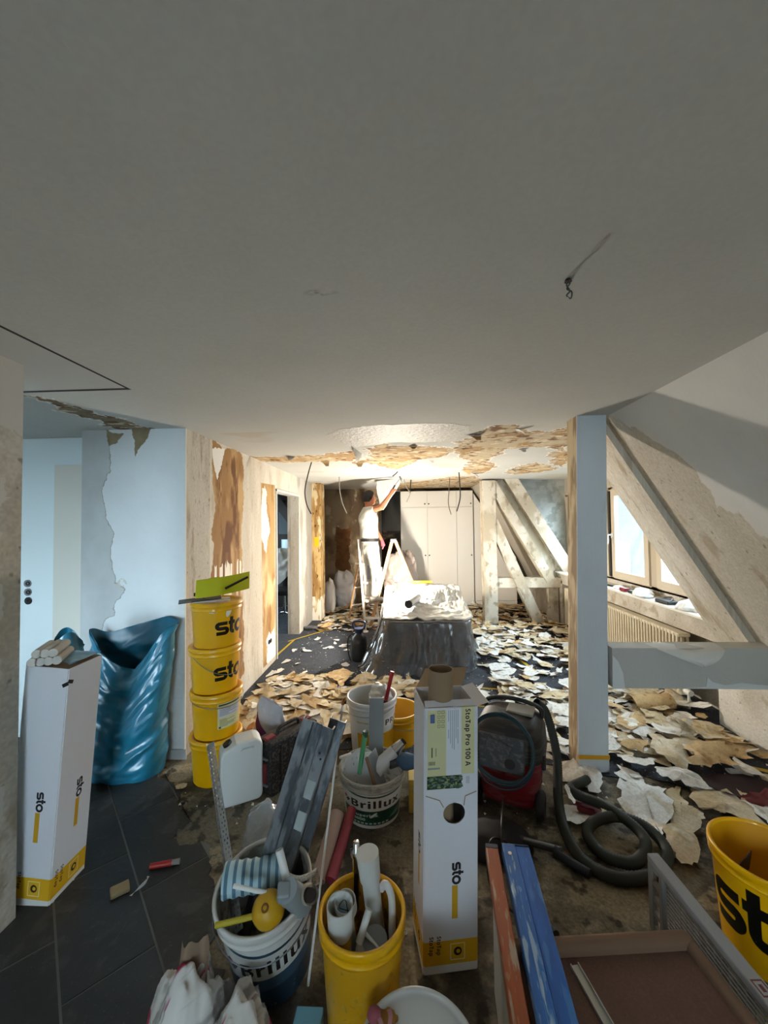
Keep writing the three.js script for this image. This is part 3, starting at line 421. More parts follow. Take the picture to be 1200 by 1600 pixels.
const stack = [[0, WR[3], 1.2], [0.297, WR[3], 0.98], [0.594, WR[1], 1.15], [0.891, WR[0], 1.16]].map(([y, w, t], i) => bucket('bucket',
  ['lowest yellow bucket of the tall stack by the stained wall', 'yellow bucket with a pale printed label, second from the bottom of the stack', 'yellow bucket with large black lettering and a thin wire handle, third in the stack', 'topmost yellow bucket of the stack, splashed white, tools on its lid'][i],
  [-1.3 + [0, 0.004, -0.006, 0.002][i], y, -2.66], { h: 0.285, rb: 0.142, rt: 0.16, wrap: i ? w : null, turn: t + (i === 0 ? 2 : 0), lid: true, group: 'stack of yellow buckets', handle: i === 2 ? 0.75 : i === 1 ? 0.2 : 0 }));
{
  const t = thing('plastic_scraper', 'bent yellow green plastic scraper on top of the bucket stack', 'scraper', [-1.25, 1.205, -2.66], 0.35);
  part('blade', sheet(18, 6, (u, v) => { const a = (u - 0.5) * 0.34; return [a, 0.01 + 0.115 * v + 0.035 * u, 0.09 - 0.25 * (u - 0.35) * (u - 0.35) - 0.05 * v]; }), mat(0xb9b70a, 0.45), t);
  part('back_blade', sheet(12, 4, (u, v) => [-0.15 + 0.2 * u, 0.02 + 0.09 * v + 0.02 * Math.sin(u * 3), -0.03 - 0.03 * v]), mat(0xa6a80a, 0.5), t);
  part('grip', rod([0.02, 0.07, 0.09], [0.16, 0.13, 0.02], 0.008), BLACKP, t);
  const s = thing('trowel', 'dark trowel with a white edge lying on the top bucket beside the scraper', 'trowel', [-1.36, 1.186, -2.6], 0.5);
  part('plate', at(rbox(0.26, 0.004, 0.11, 0.002), -0.02, 0.016, 0, 0.06, 0, 0.06), mat(0x2e3338, 0.4, { metalness: 0.6 }), s);
  part('foam_edge', at(rbox(0.24, 0.012, 0.1, 0.004), 0.05, 0.004, 0.0), mat(0xd9d9d2, 0.8), s);
  part('grip', [rod([-0.06, 0.05, 0], [0.04, 0.05, 0], 0.012), rod([0, 0.018, 0], [0, 0.05, 0], 0.005)], BLACKP, s);
}
// white canister
{
  const c = thing('canister', 'white plastic canister with black screw cap on the screed', 'canister', [-1.035, 0, -2.44], 0.52);
  const s = new THREE.Shape(), r = 0.03; s.moveTo(-0.112 + r, 0); s.lineTo(0.112 - r, 0); s.quadraticCurveTo(0.112, 0, 0.112, r); s.lineTo(0.112, 0.3); s.quadraticCurveTo(0.112, 0.345, 0.07, 0.35); s.lineTo(-0.03, 0.345); s.lineTo(-0.085, 0.315); s.quadraticCurveTo(-0.112, 0.3, -0.112, 0.27); s.lineTo(-0.112, r); s.quadraticCurveTo(-0.112, 0, -0.112 + r, 0);
  const hole = new THREE.Path(); hole.moveTo(-0.015, 0.302); hole.lineTo(0.068, 0.305); hole.lineTo(0.072, 0.325); hole.lineTo(0.0, 0.325); hole.closePath(); s.holes.push(hole);
  part('body', new THREE.ExtrudeGeometry(s, { depth: 0.1, bevelEnabled: true, bevelSize: 0.012, bevelThickness: 0.02, bevelSegments: 3, curveSegments: 8 }).translate(0, 0.012, -0.05), mat(0xdfe3e2, 0.42, { sheen: 0.2 }), c);
  part('screw_cap', at(cyl(0.026, 0.028, 0.03, 24), -0.076, 0.345, 0, 0, 0, 0.5), BLACKP, c);
}
// plaster sack
{
  const s = thing('plaster_sack', 'half empty grey white plaster sack with purple stripe behind the canister', 'sack', [-0.99, 0, -2.78], 0.25);
  const m = canvasTex(256, 384, (g, w, h) => { g.fillStyle = '#c3c6ce'; g.fillRect(0, 0, w, h); speckle(g, w, h, 200, ['#a2a6b0', '#dfe2e8'], 2, 10, 0.4); g.strokeStyle = '#5a2060'; g.lineWidth = 26; g.beginPath(); g.moveTo(60, 90); g.quadraticCurveTo(110, 170, 190, 340); g.stroke(); g.fillStyle = '#561c5c'; g.fillRect(20, 230, 86, 110); g.save(); g.translate(50, 242); g.rotate(PI / 2); g.fillStyle = '#e4dcea'; g.font = 'bold 44px sans-serif'; g.fillText('Mul', 0, 0); g.restore(); });
  part('bag', sheet(30, 24, (u, v) => { const a = u * 2 * PI + PI, w = 1 - 0.55 * v, n = (vn(u * 9, v * 7) - 0.5) * 0.03, k = 0.17 * w + n; return [Math.sin(a) * k + 0.03 * v, 0.005 + 0.43 * v * (1 - 0.12 * Math.sin(a)) + n * 0.6, Math.cos(a) * (0.1 * (1 - v * 0.85) + n)]; }), mat(0xffffff, 0.6, { map: m }), s);
}
// black tool case
{
  const c = thing('tool_case', 'dusty black tool case standing on its edge with red latches', 'tool case', [-0.8, 0, -2.64], 0.98);
  const m = dirty([24, 24, 26], [92, 86, 82], 0.6, 4);
  part('lower_shell', at(rbox(0.4, 0.33, 0.085, 0.018), 0, 0.167, 0.046), m, c);
  part('upper_shell', at(rbox(0.4, 0.33, 0.06, 0.018), 0, 0.167, -0.032), m, c);
  part('carry_handle', tube([[-0.09, 0.325, 0.01], [-0.08, 0.36, 0.01], [0, 0.368, 0.01], [0.08, 0.36, 0.01], [0.09, 0.325, 0.01]], 0.012, 30), m, c);
  const red = mat(0x8a3038, 0.6);
  for (const x of [-0.15, 0.15]) part('latch', at(rbox(0.07, 0.02, 0.05, 0.006), x, 0.332, 0.01), red, c, 'dusty red latch');
  part('end_latch', at(rbox(0.015, 0.12, 0.03, 0.006), -0.205, 0.14, 0.03), red, c, 'red end latch');
  part('end_recess', [at(rbox(0.012, 0.13, 0.04, 0.004), -0.204, 0.15, -0.02), at(rbox(0.02, 0.008, 0.12, 0.003), -0.205, 0.23, 0), at(rbox(0.02, 0.008, 0.12, 0.003), -0.205, 0.07, 0)], GREYP, c);
  part('rib', [-0.12, -0.06, 0, 0.06, 0.12].map((x) => at(rbox(0.012, 0.28, 0.012, 0.004), x, 0.16, 0.09)), m, c);
}
// cardboard tapestry boxes
function boxPrint(side) {
  return canvasTex(420, 2020, (g, w, h) => {
    g.fillStyle = '#e3e4ea'; g.fillRect(0, 0, w, h);
    const rot = (x, y, f) => { g.save(); g.translate(x, y); g.rotate(PI / 2); f(); g.restore(); };
    if (side === 'front') {
      g.fillStyle = '#ddd9a8'; g.fillRect(18, 16, 150, 515); g.fillRect(292, 0, 106, 520); g.fillStyle = '#eceef4'; g.fillRect(168, 12, 124, 510);
      rot(326, 14, () => { g.fillStyle = '#17170f'; g.font = 'bold 56px sans-serif'; g.fillText('StoTap Pro 100 A', 0, 0, 490); });
      g.fillStyle = '#8d93a6'; for (let i = 0; i < 6; i++) for (let k = 0; k < 2; k++) g.fillRect(186 + i * 15, 20 + k * 150, 4, 60 + rnd() * 120);
      g.fillStyle = '#4c4c3a'; g.fillRect(50, 305, 9, 76); g.fillRect(84, 310, 4, 64); for (let i = 0; i < 9; i++) g.fillRect(28 + i * 6, 412, 3, 28); g.fillStyle = '#5566a0'; g.fillRect(40, 50, 36, 66); g.strokeStyle = '#77754c'; g.lineWidth = 3; for (let i = 0; i < 8; i++) g.strokeRect(100 + (i % 2) * 32, 24 + Math.floor(i / 2) * 36, 20, 20); for (let i = 0; i < 8; i++) g.fillRect(24 + i * 12, 460, 7, 14);
      g.fillStyle = '#24361f'; g.fillRect(16, 526, 276, 100); for (let i = 0; i < 240; i++) { g.fillStyle = ['#29402b', '#3c5a3a', '#56704c', '#1d2a33', '#6d7f86', '#8b9a5c'][Math.floor(rnd() * 6)]; g.fillRect(16 + rnd() * 262, 528 + rnd() * 84, 10 + rnd() * 22, 4 + rnd() * 14); } g.clearRect(0, 0, 0, 0);
      g.fillStyle = '#c9ccd6'; g.fillRect(330, 540, 30, 56);
    }
    g.fillStyle = '#d2a21c'; const top = side === 'front' ? 1370 : 1235; g.fillRect(w * 0.52, top, 46, 250);
    rot(w * 0.53, top - 176, () => { stoGlyphs(g, 0, 0, 92, '#14141c'); });
    g.fillStyle = '#e6b010'; g.fillRect(0, 1780, w, 178); g.fillStyle = '#ecebe6'; g.fillRect(0, 1958, w, 62);
    g.fillStyle = '#241d08'; g.font = 'bold 44px sans-serif'; for (const [x, t] of [[40, 'StoTap'], [100, 'StoTap']]) rot(x, 1740, () => g.fillText(t, 0, 0, 190));
    g.strokeStyle = '#f1e0a0'; g.lineWidth = 8; g.strokeRect(210, 1810, 110, 118); g.fillStyle = '#241d08'; g.beginPath(); g.arc(266, 1868, 32, 0, 7); g.fill(); g.fillStyle = '#e6b010'; g.beginPath(); g.arc(270, 1868, 16, 0, 7); g.fill();
  });
}
const PRINT_F = boxPrint('front'), PRINT_S = boxPrint('side');
const card = mat(0xffffff, 0.75, { map: PRINT_S }), cardFront = mat(0xffffff, 0.75, { map: PRINT_F }), cardRaw = mat(0x9c8468, 0.9), cardWhite = mat(0xe0e1e6, 0.75);
function panel(w, h, hole) {                                      // a printed board of one box side, 4 mm thick, uv 0..1
  const s = new THREE.Shape([[-w / 2, 0], [w / 2, 0], [w / 2, h], [-w / 2, h]].map((p) => new THREE.Vector2(...p)));
  if (hole) { const q = new THREE.Path(); q.absellipse(hole[0], hole[1], hole[2], hole[2] * 0.92, 0, 2 * PI); s.holes.push(q); }
  const g = new THREE.ExtrudeGeometry(s, { depth: 0.004, bevelEnabled: false }), p = g.attributes.position, uv = g.attributes.uv;
  for (let i = 0; i < p.count; i++) uv.setXY(i, p.getX(i) / w + 0.5, p.getY(i) / h);
  return g;
}
{
  const w = 0.205, d = 0.19, h = 0.985, b = thing('wall_covering_box', 'tall white carton with a yellow label and round hand hole, cardboard tube inside', 'box', [0.14, 0, -1.632], 0.17); b.rotation.z = -0.02;
  part('front_panel', panel(w, h, [0.012, h - 0.4, 0.043]).translate(0, 0.002, d / 2), cardFront, b);
  part('side_panel', at(panel(d, h), -w / 2, 0.002, 0, 0, -PI / 2), card, b); part('side_panel', at(panel(d, h), w / 2, 0.002, 0, 0, PI / 2), card, b);
  part('back_panel', at(panel(w, h), 0, 0.002, -d / 2, 0, PI), card, b); part('bottom_panel', slab(-w / 2, w / 2, 0.003, 0.007, -d / 2, d / 2), cardRaw, b);
  part('back_flap', sheet(6, 6, (u, v) => [(u - 0.5) * w + v * 0.075, h + 0.02 * v + 0.012 * v * v, -d / 2 - 0.135 * v]), cardRaw, b);
  part('front_flap', sheet(6, 3, (u, v) => [(u - 0.5) * (w - 0.01 * v), h + 0.004 + 0.01 * v, d / 2 - 0.035 * v]), cardWhite, b);
  part('side_flap', sheet(4, 6, (u, v) => [w / 2 + 0.05 * u, h + 0.014 * u, (v - 0.5) * d]), cardWhite, b);
  for (const g of [bar([-0.1, h - 0.325, d / 2 + 0.005], [-0.046, h - 0.345, d / 2 + 0.005], 0.003, 0.001), bar([-0.046, h - 0.345, d / 2 + 0.005], [-0.03, h - 0.372, d / 2 + 0.005], 0.003, 0.001), bar([0.1, h - 0.32, d / 2 + 0.005], [0.055, h - 0.335, d / 2 + 0.005], 0.003, 0.001), bar([0.055, h - 0.335, d / 2 + 0.005], [0.05, h - 0.37, d / 2 + 0.005], 0.003, 0.001)]) part('tear_line', g, WOODCARD, b);
  const t = thing('cardboard_tube', 'brown cardboard tube standing in the tall white carton', 'tube', [0.13, 0.01, -1.606], 0); t.rotation.z = -0.012;
  part('tube_wall', lathe([[0.044, 0], [0.049, 0], [0.049, 1.1], [0.044, 1.1], [0.044, 0]], 36), cardRaw, t);
}
{
  const w = 0.2, d = 0.19, h = 1.06, b = thing('wall_covering_box', 'tall closed white carton with yellow band leaning beside the wall end', 'box', [-1.705, 0, -1.812], 0); b.rotation.z = -0.078; b.position.y = 0.008;
  part('front_panel', panel(w, h).translate(0, 0, d / 2), card, b); part('side_panel', at(panel(d, h), w / 2, 0, 0, 0, PI / 2), card, b); part('side_panel', at(panel(d, h), -w / 2, 0, 0, 0, -PI / 2), card, b);
  part('back_panel', at(panel(w, h), 0, 0, -d / 2, 0, PI), card, b); part('top_flap', slab(-w / 2, w / 2, h - 0.006, h, -d / 2, d / 2), cardRaw, b);
  part('tape_piece', [at(rbox(0.03, 0.016, 0.002, 0.0008), w / 2 - 0.006, h - 0.07, d / 2 + 0.005, 0, 0, 0.5), at(rbox(0.002, 0.016, 0.03, 0.0008), w / 2 + 0.005, h - 0.06, d / 2 - 0.01, -0.4)], BLACKP, b);
  const r = thing('roller_sleeves', 'bundle of white foam paint roller sleeves on the leaning carton', 'paint rollers', [-1.68, 1.068, -1.8], 0.45);
  for (const [x, y] of [[-0.045, 0.022], [-0.015, 0.022], [0.015, 0.022], [0.045, 0.022], [-0.03, 0.058], [0, 0.058], [0.03, 0.058]]) part('roller_sleeve', at(cyl(0.019, 0.019, 0.17, 18), x, y, 0.01, PI / 2), mat(0xd3cec4, 0.95), r);
  r.rotation.z = -0.03;
  const f = solo('folded_rubbish_bag', sheet(14, 10, (u, v) => [-1.665 + 0.15 * u, 1.079 + 0.006 * vn(u * 6, v * 6) - 0.004 * u, -1.9 + 0.19 * v * (0.5 + 0.5 * u) ]), mat(0x2f6f86, 0.35, { clearcoat: 0.4 }), 'flat folded blue rubbish bag on the leaning carton', 'rubbish bag');
}
// blue rubbish bags: crinkled film, standing open
function film(x, y, z, s) { const a = Math.abs(fbm(x * 4.5 + s, y * 5.5 + z * 3, 3) * 2 - 1), b = Math.abs(fbm(x * 17 + s + 9, y * 21 + z * 13, 3) * 2 - 1); return 0.04 * (0.42 - a) + 0.006 * (0.5 - b); }
function bag(label, pos, W, D, H, s, dip) {
  const o = thing('rubbish_bag', label, 'rubbish bag', pos, 0);
  const shape = (u, v, inn) => {
    const a = u * 2 * PI, c = Math.cos(a), q = Math.sin(a), sq = (t) => Math.sign(t) * Math.pow(Math.abs(t), 0.75);
    const wide = (v < 0.12 ? 0.85 + v * 1.2 : 1) * (1 - 0.12 * Math.sin(v * 3) + 0.22 * v * v), deep = (1 - 0.5 * v * v) * (v < 0.1 ? 0.9 + v : 1);
    let x = sq(q) * W / 2 * wide, z = sq(c) * D / 2 * deep - 0.07 * v * v, top = H * (1 + 0.05 * q - dip * Math.max(0, c) * (1 - Math.abs(q - 0.1)) + 0.03 * Math.sin(a * 3));
    if (v > 0.985) top -= 0.0;
    const n = film(x + pos[0], v * H, z, s); x += n * q * 1.2 - inn * q * 0.01; z += n * c * 1.4 - inn * c * 0.01;
    return [x, Math.max(0.004, v * top + n * 0.5), z];
  };
  const m = mat(0x1f7390, 0.28, { clearcoat: 0.6, clearcoatRoughness: 0.25 });
  part('film', sheet(110, 80, (u, v) => shape(u, v, 0)), m, o);
  part('inner_film', sheet(60, 30, (u, v) => { const p = shape(u, 1 - v * 0.5, 1); p[1] -= v * 0.03; return p; }), mat(0x17566c, 0.35), o);
  return o;
}
bag('large blue rubbish bag standing open against the white wall', [-1.93, 0, -2.66], 0.52, 0.29, 0.98, 3, 0.3);
{
  const o = thing('rubbish_bag', 'second blue rubbish bag half hidden behind the leaning carton', 'rubbish bag', [-2.06, 0, -2.28], 0);
  part('film', sheet(50, 50, (u, v) => { const a = u * 2 * PI, w = Math.sin(Math.min(1, 0.25 + v * 0.9) * PI * 0.62), n = film(Math.cos(a) * 0.2, v, Math.sin(a) * 0.2, 8); return [Math.sin(a) * (0.15 * w * (1 - 0.5 * v) + n) + 0.03 * v, Math.max(0.004, v * 1.03 + 0.05 * Math.sin(a * 2) * v), Math.cos(a) * (0.13 * w * (1 - 0.5 * v) + n)]; }), mat(0x1f6f8a, 0.3, { clearcoat: 0.5 }), o);
}
// small things on the slate
{
  const r = thing('marker', 'red marker with a pale cap lying on the slate tiles', 'marker', [-1.2, 0.012, -1.93], 0.27);
  part('barrel', at(cyl(0.0125, 0.013, 0.1, 16), -0.02, 0.013, 0, 0, 0, PI / 2), mat(0xa3221a, 0.35), r); part('cap', at(cyl(0.011, 0.0125, 0.034, 16), 0.047, 0.013, 0, 0, 0, PI / 2), mat(0x8c8782, 0.6), r);
  solo('sponge_piece', at(rbox(0.075, 0.02, 0.06, 0.006), 0, 0.011, 0, 0, 0.7), mat(0x9b8a68, 0.95, { bumpMap: bumpRough, bumpScale: 0.004 }), 'small tan sponge piece on the slate tiles', 'sponge', undefined, [-1.33, 0.013, -1.79]);
  solo('paper_curl', sheet(12, 5, (u, v) => [0.02 * Math.sin(u * 4) + 0.012 * v, 0.004 + 0.03 * Math.sin(u * PI) * v, -0.05 + 0.1 * u]), mat(0xd3cfc5, 0.8), 'white curled paper strip beside the sponge on the slate', 'paper scrap', undefined, [-1.255, 0.012, -1.82]);
}
// front bucket of tools, leaning a little towards the camera
const dirtyWhite = dirty([206, 206, 200], [150, 146, 136], 0.5, 7);
{
  const b = bucket('paint_bucket', 'dirty white paint bucket with dark blue print, metal studs and a yellow float in it', [-0.52, 0.03, -1.53], { h: 0.345, rb: 0.142, rt: 0.168, wrap: brilluxWrap(1), color: 0xcfcec8, inner: dirtyWhite, turn: 0.42, handle: 0.35 });
  b.rotation.set(0.17, 0.42, 0.05, 'XYZ');
  // studs
  const studMat = mat(0xffffff, 0.42, { metalness: 0.75, map: paint(128, 512, 0, 0, 0.15, 0.9, (x, y) => { const n = fbm(x * 40, y * 14, 5); return mix([150, 154, 158], [96, 102, 108], sm(0.35, 0.65, n)); }) });
  const s = thing('metal_stud', 'grey galvanised wide metal stud leaning in the front paint bucket', 'metal profile', [-0.6, 0.09, -1.5], 0.18);
  const prof = [[-0.06, 0.03], [-0.065, 0.03], [-0.065, -0.004], [-0.022, -0.004], [-0.018, 0.003], [0.018, 0.003], [0.022, -0.004], [0.065, -0.004], [0.065, 0.03], [0.06, 0.03], [0.06, 0], [0.024, 0], [0.02, 0.007], [-0.02, 0.007], [-0.024, 0], [-0.06, 0]];
  part('channel', prism(prof, 0.86).rotateX(-PI / 2), studMat, s); s.rotation.set(-0.1, -0.1, -0.3);
  for (const [y, k] of [[0.62, 0], [0.5, 1]]) part('sticker', at(rbox(0.034, 0.07, 0.0015, 0.0007), 0.043, y, 0.0055 + 0.0001 * k), mat(0xa9b1b0, 0.7), s);
  part('bolt_hole', [[0.76, 0.04], [0.74, 0.05]].map(([y, x]) => at(cyl(0.004, 0.004, 0.002, 10), x, y, 0.005, PI / 2)), BLACKP, s);
  const t = thing('metal_stud', 'narrower dark metal stud behind the wide one, rusty cut end', 'metal profile', [-0.52, 0.09, -1.56], 0.1);
  part('channel', prism([[-0.03, 0.03], [-0.034, 0.03], [-0.034, -0.003], [0.034, -0.003], [0.034, 0.03], [0.03, 0.03], [0.03, 0], [-0.03, 0]], 0.83).rotateX(-PI / 2), studMat, t); t.rotation.set(-0.12, -0.05, -0.29);
  // perforated corner bead
  const p = thing('corner_bead', 'perforated metal corner bead leaning out of the front bucket to the left', 'metal profile', [-0.6, 0.2, -1.46], 0);
  const sh = new THREE.Shape([[-0.016, 0], [0.016, 0], [0.016, 0.7], [-0.016, 0.7]].map((q) => new THREE.Vector2(...q)));
  for (let j = 0; j < 42; j++) for (const x of [-0.008, 0.005]) { const q = new THREE.Path(); q.absellipse(x + (j % 2) * 0.004, 0.015 + j * 0.016, 0.0035, 0.005, 0, 2 * PI); sh.holes.push(q); }
  const flange = new THREE.ExtrudeGeometry(sh, { depth: 0.0012, bevelEnabled: false, curveSegments: 4 });
  part('flange', flange, mat(0xa0a4a4, 0.4, { metalness: 0.6 }), p); part('flange', flange.clone().rotateY(PI / 2).translate(-0.016, 0, 0), mat(0x8b8f8f, 0.45, { metalness: 0.6 }), p);
  part('nose', rod([-0.016, 0, 0], [-0.016, 0.7, 0], 0.003), STEEL, p); { const d = V(-0.26, 0.3, -0.36).normalize(); p.position.set(-0.6, 0.26, -1.4); p.quaternion.setFromUnitVectors(V(0, 1, 0), d); }
  // striped cloth, float, pipe bits
  const c = thing('striped_cloth', 'blue white striped cloth roll in the front bucket', 'cloth', [-0.575, 0.345, -1.47], 0.25);
  part('cloth_roll', sheet(40, 16, (u, v) => { const a = v * 2 * PI, r = 0.042 + 0.002 * Math.sin(u * 40) + 0.006 * vn(u * 8, v * 5); return [(u - 0.5) * 0.21, 0.045 + Math.sin(a) * r * 1.1, Math.cos(a) * r * 1.3]; }), mat(0xffffff, 0.9, { map: canvasTex(256, 64, (g, w, h) => { g.fillStyle = '#a9c3cc'; g.fillRect(0, 0, w, h); g.fillStyle = '#55788c'; for (let i = 0; i < 7; i++) g.fillRect(10 + i * 36, 0, 14, h); }) }), c);
  const q = thing('ball_float', 'yellow plastic ball float with a rod in the front bucket', 'float', [-0.475, 0.392, -1.345], 0);
  part('ball', new THREE.SphereGeometry(0.054, 32, 24).scale(1, 0.95, 1), mat(0xc79a18, 0.45), q); part('socket', lathe([[0.001, 0.05], [0.006, 0.05], [0.007, 0.057], [0.011, 0.057], [0.013, 0.05]], 20).rotateX(0.75), mat(0x8a5a20, 0.6), q);
  part('stem', rod([-0.03, -0.01, 0.01], [-0.17, -0.03, 0.03], 0.009), mat(0xb0a020, 0.5), q); part('lever', rod([-0.13, 0.055, -0.02], [-0.01, 0.045, -0.01], 0.007), WHITEP, q);
  const v = thing('flush_valve', 'grey cistern valve with a dark opening beside the ball float', 'valve', [-0.395, 0.4, -1.385], 0.2);
  part('housing', [at(cyl(0.036, 0.042, 0.12, 20), 0, 0, 0, 0.5, 0, 0.4), at(rbox(0.045, 0.06, 0.05, 0.008), -0.035, 0.03, 0.02, 0.3)], mat(0x8f979a, 0.5), v); part('outlet', [at(cyl(0.027, 0.03, 0.05, 20, true), 0.05, 0.018, 0.02, 0.9, 0, -0.3)], mat(0xb9b09a, 0.6), v); part('outlet_core', at(cyl(0.02, 0.02, 0.03, 16), 0.05, 0.02, 0.025, 0.9, 0, -0.3), mat(0x2a1d17, 0.8), v); part('pipe_stub', rod([-0.03, 0.03, -0.03], [-0.06, 0.12, -0.06], 0.014), WHITEP, v);
  const w = thing('white_tray', 'pale plastic cistern shell in the back of the front bucket', 'plastic shell', [-0.4, 0.36, -1.5], 0.1);
  part('shell', sheet(16, 10, (u, k) => [(u - 0.5) * 0.12, 0.12 * Math.sin(k * PI * 0.6) - 0.05, -0.03 + 0.09 * k + 0.03 * Math.sin(u * PI)]), dirtyWhite, w);
  // clear film beside the studs
  const f = thing('plastic_film', 'crumpled clear plastic film bunched beside the metal studs', 'plastic film', [-0.66, 0, -1.84], 0);
  part('film_crumple', nets((x, y, z) => Math.hypot(x * 1.25, (y - 0.17) * 0.75, z * 1.3) - 0.1 - 0.08 * (Math.abs(vn3(x * 22, y * 22, z * 22) * 2 - 1)) - 0.05 * vn3(x * 34, y * 34, z * 34), [-0.3, -0.06, -0.3], [0.3, 0.62, 0.3], 0.014), mat(0xe6ecef, 0.08, { transmission: 0.75, thickness: 0, clearcoat: 0.5 }), f);
  f.position.y = 0.03;
  const st = thing('white_stick', 'thin white stick leaning in the front bucket beside the studs', 'stick', [-0.36, 0.06, -1.42], 0); part('stick', rod([0, 0, 0], [0.075, 0.82, -0.36], 0.0045, 0.005), WHITEP, st); part('tip', rod([0.075, 0.82, -0.36], [0.078, 0.845, -0.371], 0.007), mat(0x9a5a20, 0.6), st);
  const rt = thing('red_tube', 'dull red plastic tube lying behind the sticks on the screed', 'tube', [-0.36, 0.04, -1.95], 0); part('tube_wall', rod([0, 0, 0.1], [0.06, 0.1, -0.22], 0.028, 0.024), mat(0x8a2f3a, 0.5), rt); part('pale_wrap', rod([-0.06, 0.0, 0.1], [-0.01, 0.12, -0.16], 0.035), mat(0xa58d82, 0.7), rt);
}
// yellow bucket full of white pipe fittings
{
  bucket('bucket', 'open yellow bucket full of white drain pipes and fittings', [-0.155, 0, -1.345], { h: 0.4, rb: 0.113, rt: 0.138, wrap: canvasTex(512, 256, (g, w, h) => { g.fillStyle = '#d9a21c'; g.fillRect(0, 0, w, h); speckle(g, w, h, 500, ['#b98510', '#e8c050', '#8a6a20', '#c9b98a'], 1, 8, 0.4); g.fillStyle = '#17150f'; g.fillRect(150, 30, 16, 90); }), inner: dirty([196, 140, 30], [120, 82, 30], 0.5, 3), turn: 2.9, handle: 0.8 });
  const P = WHITEP, pipe = (label, pos, parts) => { const t = thing('drain_pipe', label, 'pipe fitting', pos); for (const [n, g, m] of parts) part(n, g, m ?? P, t); return t; };
  const cup = (r, r2, h1, h2) => lathe([[r2 - 0.004, 0], [r2, 0], [r2, h1], [r, h1 + 0.03], [r, h2], [r - 0.005, h2], [r - 0.006, h1 + 0.035], [r2 - 0.004, h1 + 0.01], [r2 - 0.004, 0]], 32);
  const a = pipe('white pipe socket with cup opening facing up, nearest in the yellow bucket', [-0.215, 0.16, -1.33], [['socket_cup', cup(0.043, 0.03, 0.2, 0.31)], ['sticker', at(cyl(0.0312, 0.0312, 0.05, 12, true), 0, 0.19, 0), mat(0xd8a020, 0.6)]]); a.rotation.set(0.12, 0, 0.02);
  const b = pipe('white funnel cup with pale blue inside at the back of the yellow bucket', [-0.195, 0.2, -1.41], [['socket_cup', cup(0.036, 0.018, 0.2, 0.27)], ['cup_lining', at(new THREE.CircleGeometry(0.03, 24), 0, 0.235, 0, -PI / 2), mat(0x9db4c6, 0.6)], ['wire_bit', tube([[0.01, 0.24, 0.02], [0.0, 0.28, 0.0], [-0.02, 0.26, 0.01], [0.015, 0.25, 0.015]], 0.0015, 20, 5), BLACKP]]); b.rotation.set(0.35, 0, 0.05);
  const c = pipe('thick white pipe with wide collar rising from the yellow bucket', [-0.105, 0.18, -1.42], [['pipe', rod([0, 0, 0], [0, 0.3, 0], 0.03)], ['collar', at(cyl(0.04, 0.036, 0.09, 28), 0, 0.32, 0)]]); c.rotation.set(0.05, 0, 0.1);
  pipe('white bent pipe hooked over the edge in the yellow bucket', [-0.1, 0.3, -1.36], [['bend', tube([[-0.06, -0.16, 0.06], [-0.02, -0.16, 0.085], [0.04, -0.12, 0.06], [0.045, 0.04, 0.01], [0.04, 0.115, -0.03], [0.02, 0.13, -0.05], [0.005, 0.11, -0.055]], 0.0125, 60, 12)]]);
  pipe('white slotted siphon trap lying in the yellow bucket', [-0.14, 0.3, -1.31], [['trap_body', at(new THREE.SphereGeometry(0.062, 28, 18).scale(0.9, 0.7, 1.05), 0.02, 0.0, 0.0)], ['grey_face', at(cyl(0.04, 0.04, 0.01, 28), 0.03, 0.045, 0.005, 0.3), mat(0x8d9192, 0.5)], ['clip', rod([-0.02, 0.05, 0.02], [0.01, 0.12, -0.02], 0.012)], ['needle', rod([0.0, 0.06, 0.0], [0.055, 0.055, 0.045], 0.006, 0.002)]]);
  const d = thing('brass_fitting', 'small dark chrome fitting behind the pale blue cup', 'fitting', [-0.19, 0.42, -1.475]); part('body', lathe([[0.001, 0], [0.016, 0], [0.016, 0.05], [0.022, 0.055], [0.022, 0.075], [0.012, 0.08], [0.012, 0.1], [0.001, 0.1]], 20), CHROME, d); part('stem', rod([0, -0.12, 0.02], [0, 0, 0], 0.009), BLACKP, d);
}
